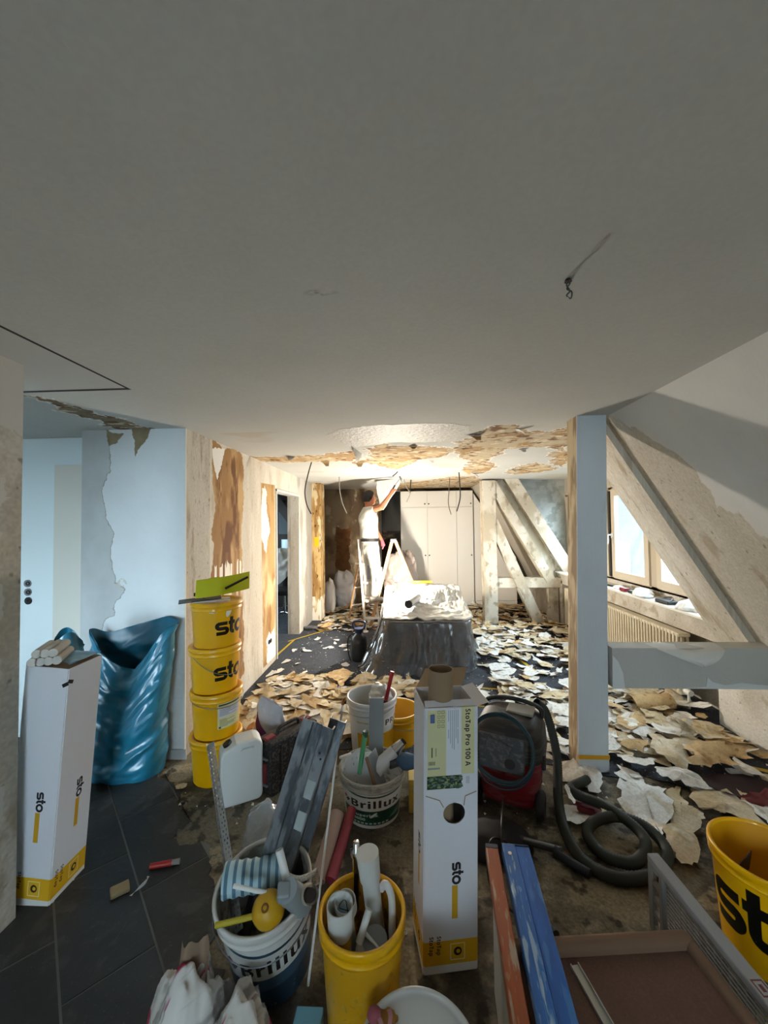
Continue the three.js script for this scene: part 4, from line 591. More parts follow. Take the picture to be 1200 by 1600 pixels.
// white bucket with trowels further back
{
  bucket('paint_bucket', 'white paint bucket with dark green print holding a trowel and a drill', [-0.205, 0, -2.375], { h: 0.25, rb: 0.158, rt: 0.19, wrap: brilluxWrap(0), color: 0xd4d4cf, inner: dirtyWhite, turn: 0.06, handle: 0, dirt: dirtyWhite.map });
  const t = thing('notched_trowel', 'white plaster float with speckled face leaning in the green printed bucket', 'trowel', [-0.255, 0.16, -2.33], 0.1);
  const s = new THREE.Shape(); s.moveTo(-0.13, 0); s.lineTo(0.12, 0); s.quadraticCurveTo(0.12, 0.17, 0.0, 0.2); s.quadraticCurveTo(-0.12, 0.17, -0.13, 0);
  part('blade', new THREE.ExtrudeGeometry(s, { depth: 0.006, bevelEnabled: false }), mat(0xffffff, 0.5, { map: canvasTex(128, 128, (g) => { g.fillStyle = '#c9cacb'; g.fillRect(0, 0, 128, 128); speckle(g, 128, 128, 40, ['#5c5c5e', '#7c7c7e'], 1, 4, 0.9); }, 0.25, 0.25) }), t); part('spine', at(rbox(0.1, 0.05, 0.03, 0.01), 0.02, 0.15, 0.015), WHITEP, t); t.rotation.set(-0.3, 0.1, 0.05);
  const g = thing('green_brush', 'green handled tool standing up in the green printed bucket', 'brush', [-0.255, 0.25, -2.3]); part('handle', rod([-0.02, 0, 0], [0.015, 0.21, -0.02], 0.012, 0.016), mat(0x4f9a6c, 0.5), g); part('ferrule', rod([0.015, 0.2, -0.02], [0.018, 0.23, -0.022], 0.017), mat(0x28543c, 0.6), g);
  const k = thing('blade_trowel', 'thin brown edged steel blade beside the white float', 'trowel', [-0.17, 0.2, -2.3], -0.4); part('blade', at(rbox(0.004, 0.22, 0.11, 0.002), 0, 0.06, 0, 0, 0, 0.35), STEEL, k); part('wood_edge', at(rbox(0.014, 0.2, 0.02, 0.004), -0.006, 0.07, 0.055, 0, 0, 0.35), mat(0x6d5238, 0.7), k);
  const d = thing('drill_body', 'white and chrome power tool lying in the green printed bucket', 'power tool', [-0.13, 0.28, -2.37], 0.3); part('housing', rod([-0.06, -0.03, 0.02], [0.06, 0.05, 0], 0.045, 0.035, 20), mat(0xb9bbbc, 0.45), d); part('chuck', rod([0.06, 0.05, 0], [0.115, 0.085, -0.012], 0.034, 0.026, 20), CHROME, d); part('bit', rod([0.115, 0.085, -0.012], [0.13, 0.095, -0.015], 0.02, 0.02), BLACKP, d); part('dark_grip', rod([0.02, 0.0, 0.04], [0.17, 0.01, 0.03], 0.025, 0.016), mat(0x2d3438, 0.6), d);
  solo('blue_rag', nets((x, y, z) => Math.hypot(x, y * 1.6, z * 1.3) - 0.05 - 0.03 * vn3(x * 40, y * 40, z * 40), [-0.1, -0.07, -0.1], [0.1, 0.07, 0.1], 0.009), mat(0x3a5670, 0.8), 'small dark blue rag on the rim of the green printed bucket', 'rag', undefined, [0.005, 0.3, -2.34]);
  solo('white_cup_ring', at(new THREE.TorusGeometry(0.03, 0.009, 10, 28, 5), 0, 0, 0, 1.1, 0.3), WHITEP, 'white plastic ring on the left rim of the green printed bucket', 'ring', undefined, [-0.37, 0.29, -2.4]);
  // grey stud standing in it
  const q = thing('metal_stud', 'short grey metal stud standing before the white and yellow bucket', 'metal profile', [-0.19, 0.2, -2.47], 0.1); part('channel', prism([[-0.04, 0.03], [-0.044, 0.03], [-0.044, -0.004], [0.044, -0.004], [0.044, 0.03], [0.04, 0.03], [0.04, 0], [-0.04, 0]], 0.4).rotateX(-PI / 2), GREYP, q); q.rotation.set(-0.05, 0.1, -0.02);
}
{
  bucket('bucket', 'white bucket with yellow print holding plastic film and a red brush', [-0.255, 0, -2.99], { h: 0.4, rb: 0.15, rt: 0.182, wrap: canvasTex(1024, 512, (g, w, h) => { g.fillStyle = '#cfd2d2'; g.fillRect(0, 0, w, h); speckle(g, w, h, 300, ['#b0b3b3', '#e6e8e8'], 1, 6, 0.4); g.fillStyle = '#c9920e'; g.fillRect(500, 270, 330, 190); g.fillStyle = '#b9a878'; g.fillRect(500, 160, 90, 14); g.fillStyle = '#e0dfda'; g.fillRect(700, 130, 150, 90); g.fillStyle = '#1b2a30'; g.font = 'bold 74px sans-serif'; g.fillText('PRO', 706, 204); }), color: 0xd2d4d4, inner: mat(0xb6b7b4, 0.6), turn: -0.55, handle: 0.2, dirt: null });
  const f = thing('plastic_film', 'clear plastic film stuffed into the white and yellow bucket', 'plastic film', [-0.19, 0.36, -2.96]); part('film_crumple', nets((x, y, z) => Math.hypot(x, (y - 0.03) * 0.9, z * 1.3) - 0.08 - 0.05 * Math.abs(vn3(x * 26, y * 26, z * 26) * 2 - 1), [-0.17, -0.1, -0.15], [0.17, 0.2, 0.15], 0.012), mat(0xd3d8d8, 0.3, { transmission: 0.45, thickness: 0 }), f);
  const r = thing('red_brush', 'red handled brush sticking out of the white and yellow bucket', 'brush', [-0.145, 0.4, -2.9]); part('handle', rod([0, 0, 0], [0.05, 0.2, -0.03], 0.013, 0.015), mat(0xa01420, 0.4), r); part('ferrule', rod([-0.02, -0.07, 0.01], [0, 0, 0], 0.018), BLACKP, r);
  bucket('bucket', 'small yellow bucket on its own behind the white and yellow bucket', [-0.07, 0, -3.12], { h: 0.24, rb: 0.15, rt: 0.172, color: 0xe2aa12, turn: 1, handle: 0.3, inner: mat(0xd59c10, 0.6) });
  const yb = solo('yellow_carton', rbox(0.22, 0.19, 0.16, 0.006), dirty([190, 158, 40], [150, 140, 120], 0.7, 5), 'dull yellow carton standing between the printed bucket and the tall carton', 'box', undefined, [0.12, 0.095, -2.42]);
}
// yellow bucket on the right
{
  bucket('bucket', 'large yellow bucket with big black lettering at the right, a trowel inside', [1.42, 0, -1.65], { h: 0.38, rb: 0.15, rt: 0.18, wrap: WR[2], inner: mat(0xd99a08, 0.5), turn: -0.98, handle: 0 });
  const t = thing('trowel', 'brown stained trowel leaning inside the right yellow bucket', 'trowel', [1.35, 0.24, -1.68], 0.5); part('blade', at(rbox(0.09, 0.15, 0.004, 0.002), 0, 0.06, 0, 0.3, 0, 0.5), mat(0x3a2b24, 0.6, { metalness: 0.3 }), t); part('handle', rod([0.03, 0.01, 0.02], [0.14, -0.07, 0.06], 0.014, 0.017), mat(0x7c5a48, 0.7), t);
}
// white lidded bucket at the bottom edge, with tan paste on its lid
{
  const b = thing('lidded_bucket', 'white lidded bucket with tan paste stains at the bottom of the picture', 'bucket', [0.022, 0, -1.062], 0);
  part('outer_wall', at(cyl(0.155, 0.13, 0.29, 48, true), 0, 0.145, 0), WHITEP, b);
  const lid = part('lid', lathe([[0.001, 0.292], [0.142, 0.292], [0.148, 0.302], [0.16, 0.304], [0.166, 0.296], [0.166, 0.275]], 56), mat(0xd0d3d2, 0.5), b);
  part('paste_smear', nets((x, y, z) => { const d = Math.hypot((x + 0.1) * 1.1, z * 0.7 + 0.02) - 0.045 - 0.05 * (fbm(x * 30, z * 30, 3) - 0.3); return Math.max(Math.abs(y) - 0.006 - 0.004 * vn(x * 60, z * 60), d); }, [-0.17, -0.02, -0.13], [0.02, 0.02, 0.12], 0.006).translate(0, 0.296, 0), mat(0x9a6a2a, 0.7), lid, 'tan paste');
  const r = thing('pink_ribbon', 'knotted pale pink ribbon on the rim of the white lidded bucket', 'ribbon', [-0.1, 0.305, -1.145], 0.3);
  part('knot', nets((x, y, z) => Math.hypot(x, y * 1.2, z) - 0.016 - 0.01 * vn3(x * 90, y * 90, z * 90), [-0.04, -0.03, -0.04], [0.04, 0.03, 0.04], 0.005), mat(0x98505c, 0.7), r);
  for (const k of [0, 1]) part('tail', sheet(14, 3, (u, v) => [-0.005 + 0.03 * k + 0.012 * v + 0.012 * Math.sin(u * 6 + k), 0.004 * Math.sin(u * 9) + 0.004, 0.12 * u]), mat(0xb98a92, 0.7), r);
}
// straightedges
{
  const wear = (base, worn, s) => paint(128, 700, 0, 0, 0.12, 1.3, (x, y) => { let c = mul(base, 0.85 + 0.3 * fbm(x * 60, y * 9 + s, 4)); const k = sm(0.55, 0.68, fbm(x * 60 + s, y * 9, 5)) * 0.8 + (vn(x * 200, y * 30 + s) > 0.86 ? 0.4 : 0); return mix(c, worn, clamp(k)); });
  const a = [0.437, 0.362, -1.655], b = [0.325, 0.362, -0.35];
  const uvAlong = (g) => { const n = metreUV(g), p = n.attributes.position, uv = n.attributes.uv; for (let i = 0; i < p.count; i++) uv.setXY(i, p.getX(i) + p.getY(i), -p.getZ(i)); return n; };
  const bl = thing('straightedge', 'worn blue aluminium straightedge lying beside the orange one', 'straightedge', a, Math.atan2(b[0] - a[0], b[2] - a[2]));
  const blue = mat(0xffffff, 0.45, { map: wear([30, 96, 168], [168, 186, 200], 1), metalness: 0.1 }), blue2 = mat(0xffffff, 0.4, { map: wear([22, 92, 170], [60, 120, 180], 5), metalness: 0.1 });
  part('upper_face', uvAlong(at(rbox(0.052, 0.05, 1.3, 0.004), -0.026, 0.0, 0.65)), blue, bl); part('lower_face', uvAlong(at(rbox(0.056, 0.042, 1.3, 0.004), 0.028, -0.004, 0.65)), blue2, bl);
  part('rivet', at(cyl(0.007, 0.008, 0.003, 18), -0.028, 0.026, 0.05), mat(0xc9cdd0, 0.3, { metalness: 0.7 }), bl); part('end_cap', at(rbox(0.108, 0.044, 0.006, 0.002), 0, -0.002, -0.003), mat(0x14294a, 0.6), bl);
  const og = thing('straightedge', 'worn orange straightedge with paint scraped off, beside the blue one', 'straightedge', [0.345, 0.352, -1.66], Math.atan2(b[0] - a[0], b[2] - a[2]) - 0.005);
  part('face', uvAlong(at(rbox(0.05, 0.04, 1.3, 0.004), 0, 0, 0.65)), mat(0xffffff, 0.55, { map: wear([158, 74, 30], [178, 164, 146], 9) }), og); part('end_cap', at(rbox(0.05, 0.042, 0.022, 0.003), 0, 0, 0.0), mat(0x223048, 0.6), og);
  solo('white_board', at(rbox(0.02, 0.36, 1.0, 0.003), 0, 0.18, 0, 0, -0.09), mat(0xb4b3ac, 0.7), 'pale board standing on edge under the orange straightedge', 'board', undefined, [0.272, 0, -0.98]);
}
// brown carton with a metal track on it, grey panel beside it
{
  const c = thing('cardboard_box', 'large flat brown carton at the bottom right with a metal track on top', 'box', [0.64, 0, -0.94], 0.09);
  const br = mat(0xffffff, 0.9, { map: paint(256, 256, 0, 0, 0.7, 0.7, (x, y) => mul(mix([108, 78, 62], [92, 64, 52], fbm(x * 9, y * 9, 5)), 0.92 + 0.16 * vn(x * 260, y * 260))) });
  part('carton_body', metreUV(at(rbox(0.6, 0.33, 0.78, 0.02), 0, 0.165, 0)), br, c);
  part('folded_edge', [at(rbox(0.62, 0.05, 0.045, 0.02, 3), 0.0, 0.338, -0.385), at(rbox(0.035, 0.045, 0.78, 0.016, 3), 0.295, 0.332, 0)], mat(0x6f5440, 0.9), c);
  part('gash', prism([[-0.012, 0], [-0.004, 0.07], [0.004, 0.09], [0.01, 0.02], [0.004, -0.02]], 0.0012).rotateX(-PI / 2).translate(0.12, 0.331, -0.1), mat(0x3c281e, 0.9), c);
  const t = thing('metal_track', 'thin pale metal track lying on the brown carton', 'metal profile', [0.56, 0.335, -1.0], 0.2); part('channel', prism([[-0.014, 0], [0.014, 0], [0.014, 0.01], [0.011, 0.01], [0.011, 0.003], [-0.011, 0.003], [-0.011, 0.01], [-0.014, 0.01]], 0.55).translate(0, 0, -0.27), mat(0xa8a8a0, 0.4, { metalness: 0.7 }), t);
  const p = thing('grille_panel', 'grey slotted panel standing on edge beside the brown carton', 'panel', [1.03, 0, -1.74], 0.045);
  const gp = mat(0x8e8e8c, 0.6);
  part('top_rail', at(rbox(0.048, 0.03, 1.0, 0.006), 0, 0.285, 0.5), mat(0xffffff, 0.6, { map: canvasTex(256, 1024, (g, w, h) => { g.fillStyle = '#98989a'; g.fillRect(0, 0, w, h); speckle(g, w, h, 300, ['#7d7d7e', '#b4b4b4'], 1, 8, 0.4); }) }), p);
  part('corner_post', [at(rbox(0.02, 0.27, 0.03, 0.004), -0.012, 0.135, 0.015), at(rbox(0.02, 0.27, 0.02, 0.004), -0.012, 0.135, 0.075)], gp, p);
  for (let k = 0; k < 5; k++) part('slot_bridge', at(rbox(0.016, 0.02, 0.04, 0.003), -0.012, 0.02 + k * 0.06, 0.045), gp, p);
  for (let k = 0; k < 16; k++) part('mesh_wire', bar([-0.005, 0.02 + k * 0.016, 0.09], [-0.005, 0.02 + k * 0.016, 0.98], 0.004, 0.004, V(1, 0, 0)), gp, p);
  part('mesh_bar', Array.from({ length: 30 }, (_, k) => bar([-0.003, 0.01, 0.1 + k * 0.03], [-0.003, 0.275, 0.1 + k * 0.03], 0.003, 0.003)), mat(0x7b7b7a, 0.6), p);
  part('bottom_rail', at(rbox(0.03, 0.02, 1.0, 0.004), 0, 0.01, 0.5), gp, p);
  part('lettering', at(new THREE.PlaneGeometry(0.3, 0.044), 0, 0.3008, 0.6, -PI / 2, 0, -PI / 2), mat(0xffffff, 0.6, { map: canvasTex(512, 80, (g, w, h) => { g.fillStyle = '#9a9a9a'; g.fillRect(0, 0, w, h); g.strokeStyle = '#6a2a2a'; g.lineWidth = 8; g.strokeRect(20, 12, 70, 56); g.fillStyle = '#6a2a2a'; g.fillRect(38, 30, 34, 20); g.fillStyle = '#232325'; g.font = 'bold 82px sans-serif'; g.fillText('euro', 130, 66); }) }), p);
}
// crumpled paper sacks bottom left
{
  const m = mat(0xffffff, 0.9, { map: paint(256, 256, 0, 0, 0.3, 0.3, (x, y) => { const n = fbm(x * 22, y * 22, 4); let c = mix([208, 204, 198], [150, 146, 142], sm(0.45, 0.66, n)); return mix(c, [150, 34, 66], sm(0.6, 0.63, fbm(x * 9 + 3, y * 7 + 1, 2))); }) });
  const fold = (k, s) => (x, y, z) => { const a = Math.abs(fbm(x * k + s, y * k * 0.5 + z * k, 3) * 2 - 1); return a; };
  const crumple = (R, s, st) => { const f = fold(10, s), g = fold(26, s + 5); return nets((x, y, z) => Math.hypot(x / st[0], (y - R * 0.6) / st[1], z / st[2]) - R - 0.085 * f(x, y, z) + 0.02 - 0.02 * g(x, y, z), [-0.24, -0.16, -0.24], [0.24, 0.36, 0.24], 0.0075); };
  const a = thing('paper_sack', 'crumpled white paper sack with pink print in front of the blue printed bucket', 'paper sack', [-0.52, 0.05, -1.19], 0); part('crumpled_paper', crumple(0.1, 2, [0.9, 1.25, 0.9]), m, a);
  const b = thing('paper_sack', 'crumpled greyer paper sack beside the dark slate, second from the bucket', 'paper sack', [-0.7, 0.05, -1.24], 0); part('crumpled_paper', crumple(0.115, 14, [0.95, 1.15, 1]), m, b);
  part('brown_lining', sheet(16, 10, (u, v) => [-0.05 + 0.1 * u, 0.14 + 0.12 * v + 0.03 * vn(u * 6, v * 3), -0.03 - 0.03 * v + 0.02 * Math.sin(u * 7)]), mat(0x86705c, 0.9), b);
  solo('blue_carton', rbox(0.09, 0.1, 0.06, 0.004), mat(0x6aa6c0, 0.6), 'small light blue carton at the bottom edge between the sacks and buckets', 'box', undefined, [-0.33, 0.05, -1.3]);
}
// vacuum cleaner, hose and cables
{
  const v = thing('vacuum_cleaner', 'dusty red and black construction vacuum cleaner with cable coil on its front', 'vacuum cleaner', [0.655, 0, -2.52], -0.42);
  v.scale.y = 0.86;
  const red = dirty([112, 18, 26], [120, 70, 66], 0.45, 3, {}, 14), blk = dirty([24, 24, 26], [58, 55, 51], 0.6, 11, {}, 12);
  const body = (w0, w1, d0, d1, y0, y1, p = 4) => sheet(48, 10, (u, k) => { const a = u * 2 * PI, c = Math.cos(a), s = Math.sin(a), q = Math.pow(Math.pow(Math.abs(c), p) + Math.pow(Math.abs(s), p), -1 / p), w = w0 + (w1 - w0) * k, d = d0 + (d1 - d0) * k; return [s * q * w / 2, y0 + (y1 - y0) * k, c * q * d / 2]; });
  part('tank', [body(0.33, 0.4, 0.34, 0.42, 0.06, 0.38), at(new THREE.CircleGeometry(0.17, 24), 0, 0.06, 0, PI / 2)], red, v);
  part('motor_head', [body(0.41, 0.4, 0.43, 0.42, 0.37, 0.46), sheet(48, 12, (u, k) => { const a = u * 2 * PI, c = Math.cos(a), s = Math.sin(a), q = Math.pow(Math.pow(Math.abs(c), 4) + Math.pow(Math.abs(s), 4), -0.25), r = Math.cos(k * PI / 2), y = 0.46 + 0.15 * Math.sin(k * PI / 2); return [s * q * 0.2 * Math.pow(r, 0.6), y, c * q * 0.21 * Math.pow(r, 0.6)]; })], blk, v);
  part('tool_tray', at(rbox(0.16, 0.02, 0.13, 0.008), 0.06, 0.612, -0.02), mat(0x8a8780, 0.8), v);
  part('carry_handle', tube([[-0.16, 0.5, -0.1], [-0.17, 0.59, -0.11], [-0.08, 0.625, -0.12], [0.08, 0.625, -0.12], [0.17, 0.59, -0.11], [0.16, 0.5, -0.1]], 0.016, 40), blk, v);
  part('front_plate', [at(rbox(0.26, 0.22, 0.02, 0.01), -0.02, 0.42, 0.215, -0.12), at(rbox(0.14, 0.06, 0.03, 0.008), -0.03, 0.47, 0.225, -0.12, 0, -0.25)], dirty([58, 60, 64], [98, 96, 92], 0.6, 21, {}, 14), v);
  part('vent_slot', [0, 1, 2, 3].map((k) => at(rbox(0.05, 0.006, 0.008, 0.002), -0.15, 0.4 - k * 0.022, 0.222, 0, 0, -0.4)), BLACKP, v);
  part('power_socket', at(cyl(0.03, 0.03, 0.02, 20), 0.03, 0.37, 0.226, PI / 2 - 0.1), BLACKP, v);
  for (const x of [-0.2, 0.2]) { const w = part('latch_clip', at(rbox(0.02, 0.1, 0.05, 0.008), x, 0.36, 0.1), blk, v); }
  for (const [x, z] of [[-0.18, 0.13], [0.18, 0.13]]) { const w = part('wheel', at(new THREE.TorusGeometry(0.06, 0.025, 12, 32), x, 0.085, z, 0, PI / 2), mat(0x161616, 0.7), v); part('hub', at(cyl(0.045, 0.045, 0.035, 24), x, 0.085, z, 0, 0, PI / 2), mat(0x3a3a3a, 0.6), w); }
  for (const x of [-0.13, 0.13]) part('caster', at(new THREE.TorusGeometry(0.025, 0.014, 8, 20), x, 0.04, -0.15, 0, 0.6), BLACKP, v);
  const cb = thing('power_cable', 'coil of dark blue green cable hung on the front of the vacuum', 'cable', [0.55, 0.4, -2.31], -0.42);
  const loops = []; for (let i = 0; i <= 190; i++) { const t = i / 190, a = t * 2 * PI * 5.3, k = t * 5.3; loops.push([Math.sin(a) * (0.17 + 0.008 * Math.sin(k * 3)), Math.cos(a) * (0.165 + 0.01 * Math.cos(k * 2.3)) + 0.03 - (Math.cos(a) < 0 ? 0.05 * Math.abs(Math.sin(k * 0.6)) : 0), 0.03 + 0.006 * Math.sin(k * 5) - 0.05 * Math.cos(a) * 0.5]); }
  part('cable_loop', tube(loops, 0.0055, 420, 6), mat(0x16363e, 0.5), cb);
  const hs = solo('vacuum_hose', (() => {
    const P3 = [[0.87, 0.5, -2.68], [0.94, 0.42, -2.72], [0.97, 0.2, -2.62], [0.9, 0.05, -2.42], [0.85, 0.03, -2.2], [0.86, 0.03, -2.02], [0.95, 0.03, -1.93], [1.1, 0.03, -1.93], [1.24, 0.03, -2.0], [1.31, 0.035, -2.1], [1.28, 0.05, -2.22], [1.17, 0.06, -2.27], [1.02, 0.05, -2.24], [0.95, 0.04, -2.16], [0.98, 0.03, -2.05], [1.1, 0.04, -2.0], [1.22, 0.06, -2.12], [1.15, 0.075, -2.3], [1.0, 0.06, -2.48], [1.15, 0.05, -2.6]];
    const c = new THREE.CatmullRomCurve3(P3.map((p) => V(...p))), g = new THREE.TubeGeometry(c, 700, 0.027, 10), p = g.attributes.position, q = g.attributes.normal;
    for (let i = 0; i < p.count; i++) { const k = (Math.floor(i / 11) % 3) === 0 ? -0.0025 : 0.001; p.setXYZ(i, p.getX(i) + q.getX(i) * k, p.getY(i) + q.getY(i) * k, p.getZ(i) + q.getZ(i) * k); }
    return g;
  })(), mat(0x2e332e, 0.7), 'grey green ribbed vacuum hose coiled on the screed', 'hose');
  const plug = thing('extension_cable', 'black extension cable with plug in loops below the vacuum', 'cable', [0.5, 0, -2.0]);
  part('cord', tube([[0.02, 0.2, -0.18], [-0.05, 0.18, 0.08], [-0.02, 0.02, 0.2], [0.05, 0.01, 0.06], [0.02, 0.06, -0.05], [-0.1, 0.16, 0.05], [-0.12, 0.03, 0.14], [0.0, 0.01, 0.26], [0.06, 0.012, 0.12], [0.03, 0.012, 0.2], [0.04, 0.02, 0.3]], 0.006, 160, 8), BLACKP, plug);
  part('cord_loop', tube([[0.12, 0.02, -0.1], [0.1, 0.02, 0.1], [0.06, 0.015, 0.24], [0.0, 0.012, 0.2], [0.08, 0.012, 0.02], [0.14, 0.02, -0.1], [0.05, 0.03, -0.16]], 0.006, 120, 8), BLACKP, plug);
  part('plug', [rod([0.04, 0.025, 0.27], [0.075, 0.025, 0.33], 0.022, 0.026, 18), rod([0.075, 0.025, 0.33], [0.085, 0.025, 0.35], 0.028, 0.028, 18)], BLACKP, plug);
  const noz = thing('floor_nozzle', 'black suction tube with a pale metal end below the vacuum', 'nozzle', [0.62, 0, -2.08]); part('tube_wall', rod([-0.12, 0.05, -0.06], [0.16, 0.035, 0.02], 0.018), mat(0x35353a, 0.4), noz); part('metal_end', rod([-0.02, 0.062, -0.02], [0.12, 0.055, 0.02], 0.008), STEEL, noz); part('blue_tube', rod([0.12, 0.03, 0.02], [0.24, 0.03, 0.14], 0.02), mat(0x16222e, 0.6), noz);
  const tb = solo('tool_bag', nets((x, y, z) => Math.max(-y, Math.hypot(x * 0.8, y * 2, z) - 0.13 - 0.05 * vn3(x * 12, y * 12, z * 12)), [-0.26, -0.02, -0.24], [0.26, 0.2, 0.24], 0.015), mat(0x121213, 0.8), 'soft black tool bag on the floor in front of the vacuum', 'bag', undefined, [0.47, 0.004, -2.14]);
}
// ---------- the far half of the room ----------
const cabMat = mat(0xe4e1d9, 0.55), cabDark = mat(0x55524d, 0.8);
{
  const units = [[-0.05, 0.5, 'first'], [0.5, 1.1, 'second'], [1.1, 1.44, 'third'], [1.46, 2.3, 'sloping fourth one']];
  units.forEach(([x0, x1, n], i) => {
    const low = i === 3, H = low ? 1.06 : 2.36, z = -8.12, c = thing('wardrobe', `white built-in wardrobe at the far wall, ${n} from the dark passage`, 'wardrobe', [0, 0, 0], 0, 'built-in wardrobes');
    part('carcass', low ? prism([[1.46, 0.02], [2.3, 0.02], [2.3, 0.98], [1.46, 2.3]], 0.55).translate(0, 0, -8.7) : slab(x0, x1, 0.02, H, -8.7, z - 0.02), cabMat, c);
    part('plinth', slab(x0, x1, 0, 0.09, z - 0.03, z - 0.012), cabMat, c);
    const door = (y0, y1, ky) => { const d = part('door', at(rbox(x1 - x0 - 0.006, y1 - y0 - 0.006, 0.02, 0.003), (x0 + x1) / 2, (y0 + y1) / 2, z - 0.01), cabMat, c); const kx = i % 2 ? x0 + 0.03 : x1 - 0.05; part('knob', [rod([kx, ky, z], [kx, ky, z + 0.022], 0.006), at(new THREE.SphereGeometry(0.014, 12, 8), kx, ky, z + 0.026)], BLACKP, d); };
    if (low) { for (const q of [[[1.465, 0.1], [1.88, 0.1], [1.88, 1.62], [1.465, 2.27]], [[1.886, 0.1], [2.295, 0.1], [2.295, 0.97], [1.886, 1.61]]]) { const d = part('door', prism(q, 0.02).translate(0, 0, z - 0.02), cabMat, c); part('knob', rod([q[1][0] - 0.05, 1.0, z], [q[1][0] - 0.05, 1.0, z + 0.03], 0.009), BLACKP, d); } } else { door(0.1, 2.02, 1.03); door(2.03, H, 2.09); }
  });
}
// furniture under plastic, white dust sheet on top
const clearSheet = mat(0xb9bdc0, 0.16, { transmission: 0.86, thickness: 0, clearcoat: 0.4 });
{
  const s = thing('covered_sofa', 'dark sofa hidden under grey translucent plastic in the middle of the room', 'sofa', [0.26, 0, -5.2]);
  part('seat_block', at(rbox(0.92, 0.5, 1.3, 0.06, 4), 0, 0.29, 0.0), mat(0x2a2d33, 0.8), s); part('back_block', at(rbox(0.9, 0.7, 0.28, 0.06, 4), 0, 0.36, -0.52), mat(0x2a2d33, 0.8), s);
  const edge = (a) => { const c = Math.cos(a), q = Math.sin(a), k = Math.pow(Math.pow(Math.abs(c), 7) + Math.pow(Math.abs(q), 7), -1 / 7); return [q * k * 0.52, c * k * 0.72]; };
  const hTop = (x, z) => 0.575 + 0.17 * sm(0.25, -0.6, z) + 0.012 * (vn(x * 9, z * 9) - 0.5);
  const p = solo('plastic_sheet', sheet(240, 30, (u, v) => {
    const a = u * 2 * PI, [ex, ez] = edge(a), y0 = hTop(ex, ez) + 0.006, L = Math.hypot(ex, ez), nx = ex / L, nz = ez / L;
    const flare = 0.1 + 0.2 * sm(0.2, -0.5, nx) * sm(-0.2, 0.7, nz) + 0.05 * Math.sin(a * 5), f = (Math.sin(a * 23 + 2 * Math.sin(a * 3)) * 0.014 + (Math.abs(fbm(u * 34, v * 2 + u * 9, 3) * 2 - 1) - 0.3) * 0.1) * sm(0, 0.6, v);
    const out = -0.07 + 0.09 * sm(0, 0.1, v) + flare * Math.pow(v, 1.4) + f; return [0.26 + ex + nx * out, Math.max(0.012, y0 * (1 - sm(0.06, 1, v) * 0 - Math.max(0, (v - 0.08) / 0.92)) + 0.008 + (v > 0.94 ? 0.03 * vn(u * 60, 2) : 0)), -5.2 + ez + nz * out];
  }), clearSheet, 'translucent grey plastic sheet hanging in folds to the carpet around the sofa', 'plastic sheet');
  const d = solo('dust_sheet', sheet(90, 60, (u, v) => {
    const a = u * 2 * PI, [ex, ez] = edge(a), k = Math.min(1, v * 1.18), x = ex * k * 1.03, z = ez * k * (ez > 0 ? 0.97 + 0.03 * vn(u * 30, 4) : 1.03), over = Math.max(0, v * 1.18 - 1) / 0.18;
    const n = Math.abs(fbm(x * 6 + 3, z * 6, 4) * 2 - 1) * 0.05 + 0.03 * Math.abs(fbm(x * 15, z * 15 + 9, 3) * 2 - 1);
    const ragged = ez > 0 ? 0 : 1;
    return [0.26 + x + (over ? ex * 0.04 * over : 0), hTop(x, z) + 0.015 + n - over * (0.07 + 0.05 * vn(u * 40, 1)) * ragged - over * 0.012 * (1 - ragged), -5.2 + z];
  }), mat(0xaeaba2, 0.85), 'crumpled white dust sheet spread over the covered sofa', 'dust sheet');
  const r = thing('film_roll', 'grey roll of masking film with a dark open end on the dust sheet', 'roll', [0.06, 0.705, -4.85], -0.28); part('roll_body', at(cyl(0.052, 0.052, 0.46, 28), 0, 0, -0.2, PI / 2), mat(0x9b9c9e, 0.45), r); part('core_end', at(cyl(0.045, 0.045, 0.01, 24), 0, 0, 0.03, PI / 2), mat(0x17181a, 0.8), r);
  const l = thing('spirit_level', 'yellow spirit level lying at the back of the dust sheet beside the lamp', 'spirit level', [0.2, 0.84, -5.72], 0.1); part('bar', rbox(0.42, 0.03, 0.022, 0.003), mat(0xd9a814, 0.5), l); part('vial', at(rbox(0.05, 0.018, 0.024, 0.004), 0, 0.004, 0.0), mat(0xb9d95a, 0.2), l);
}
// the halogen work lamp: its glowing glass and the light just in front of it
{
  const [x, y, z] = WORK_LAMP.at, w = thing('work_lamp', 'small glowing halogen work lamp on the dust sheet before the ladders', 'lamp', [x, y, z]);
  part('lamp_bulb', new THREE.SphereGeometry(0.045, 20, 14), new THREE.MeshStandardMaterial({ color: 0xffffff, emissive: 0xfff1dc, emissiveIntensity: 40 }), w);
  part('stand', [rod([0, -0.16, 0], [0, -0.05, 0], 0.012), rod([-0.07, -0.155, 0.03], [0.07, -0.155, 0.03], 0.008), rod([-0.05, -0.155, 0.05], [-0.05, -0.155, -0.04], 0.008), rod([0.05, -0.155, 0.05], [0.05, -0.155, -0.04], 0.008)], mat(0xb98d20, 0.5), w);
  part('socket', at(cyl(0.022, 0.026, 0.03, 16), 0, -0.05, 0), BLACKP, w);
  const l = new THREE.PointLight(WORK_LAMP.color, WORK_LAMP.candela, 0, 2); l.position.set(x, y, z); l.castShadow = true; l.shadow.radius = 2; scene.add(l);
  solo('lamp_cable', tube([[x - 0.02, y - 0.15, z], [x - 0.15, 0.64, z + 0.2], [-0.26, 0.6, -4.62], [-0.33, 0.4, -4.44], [-0.45, 0.14, -4.42], [-0.55, 0.03, -4.55]], 0.008, 60, 8), BLACKP, 'black lamp cable hanging down over the left side of the plastic', 'cable');
}
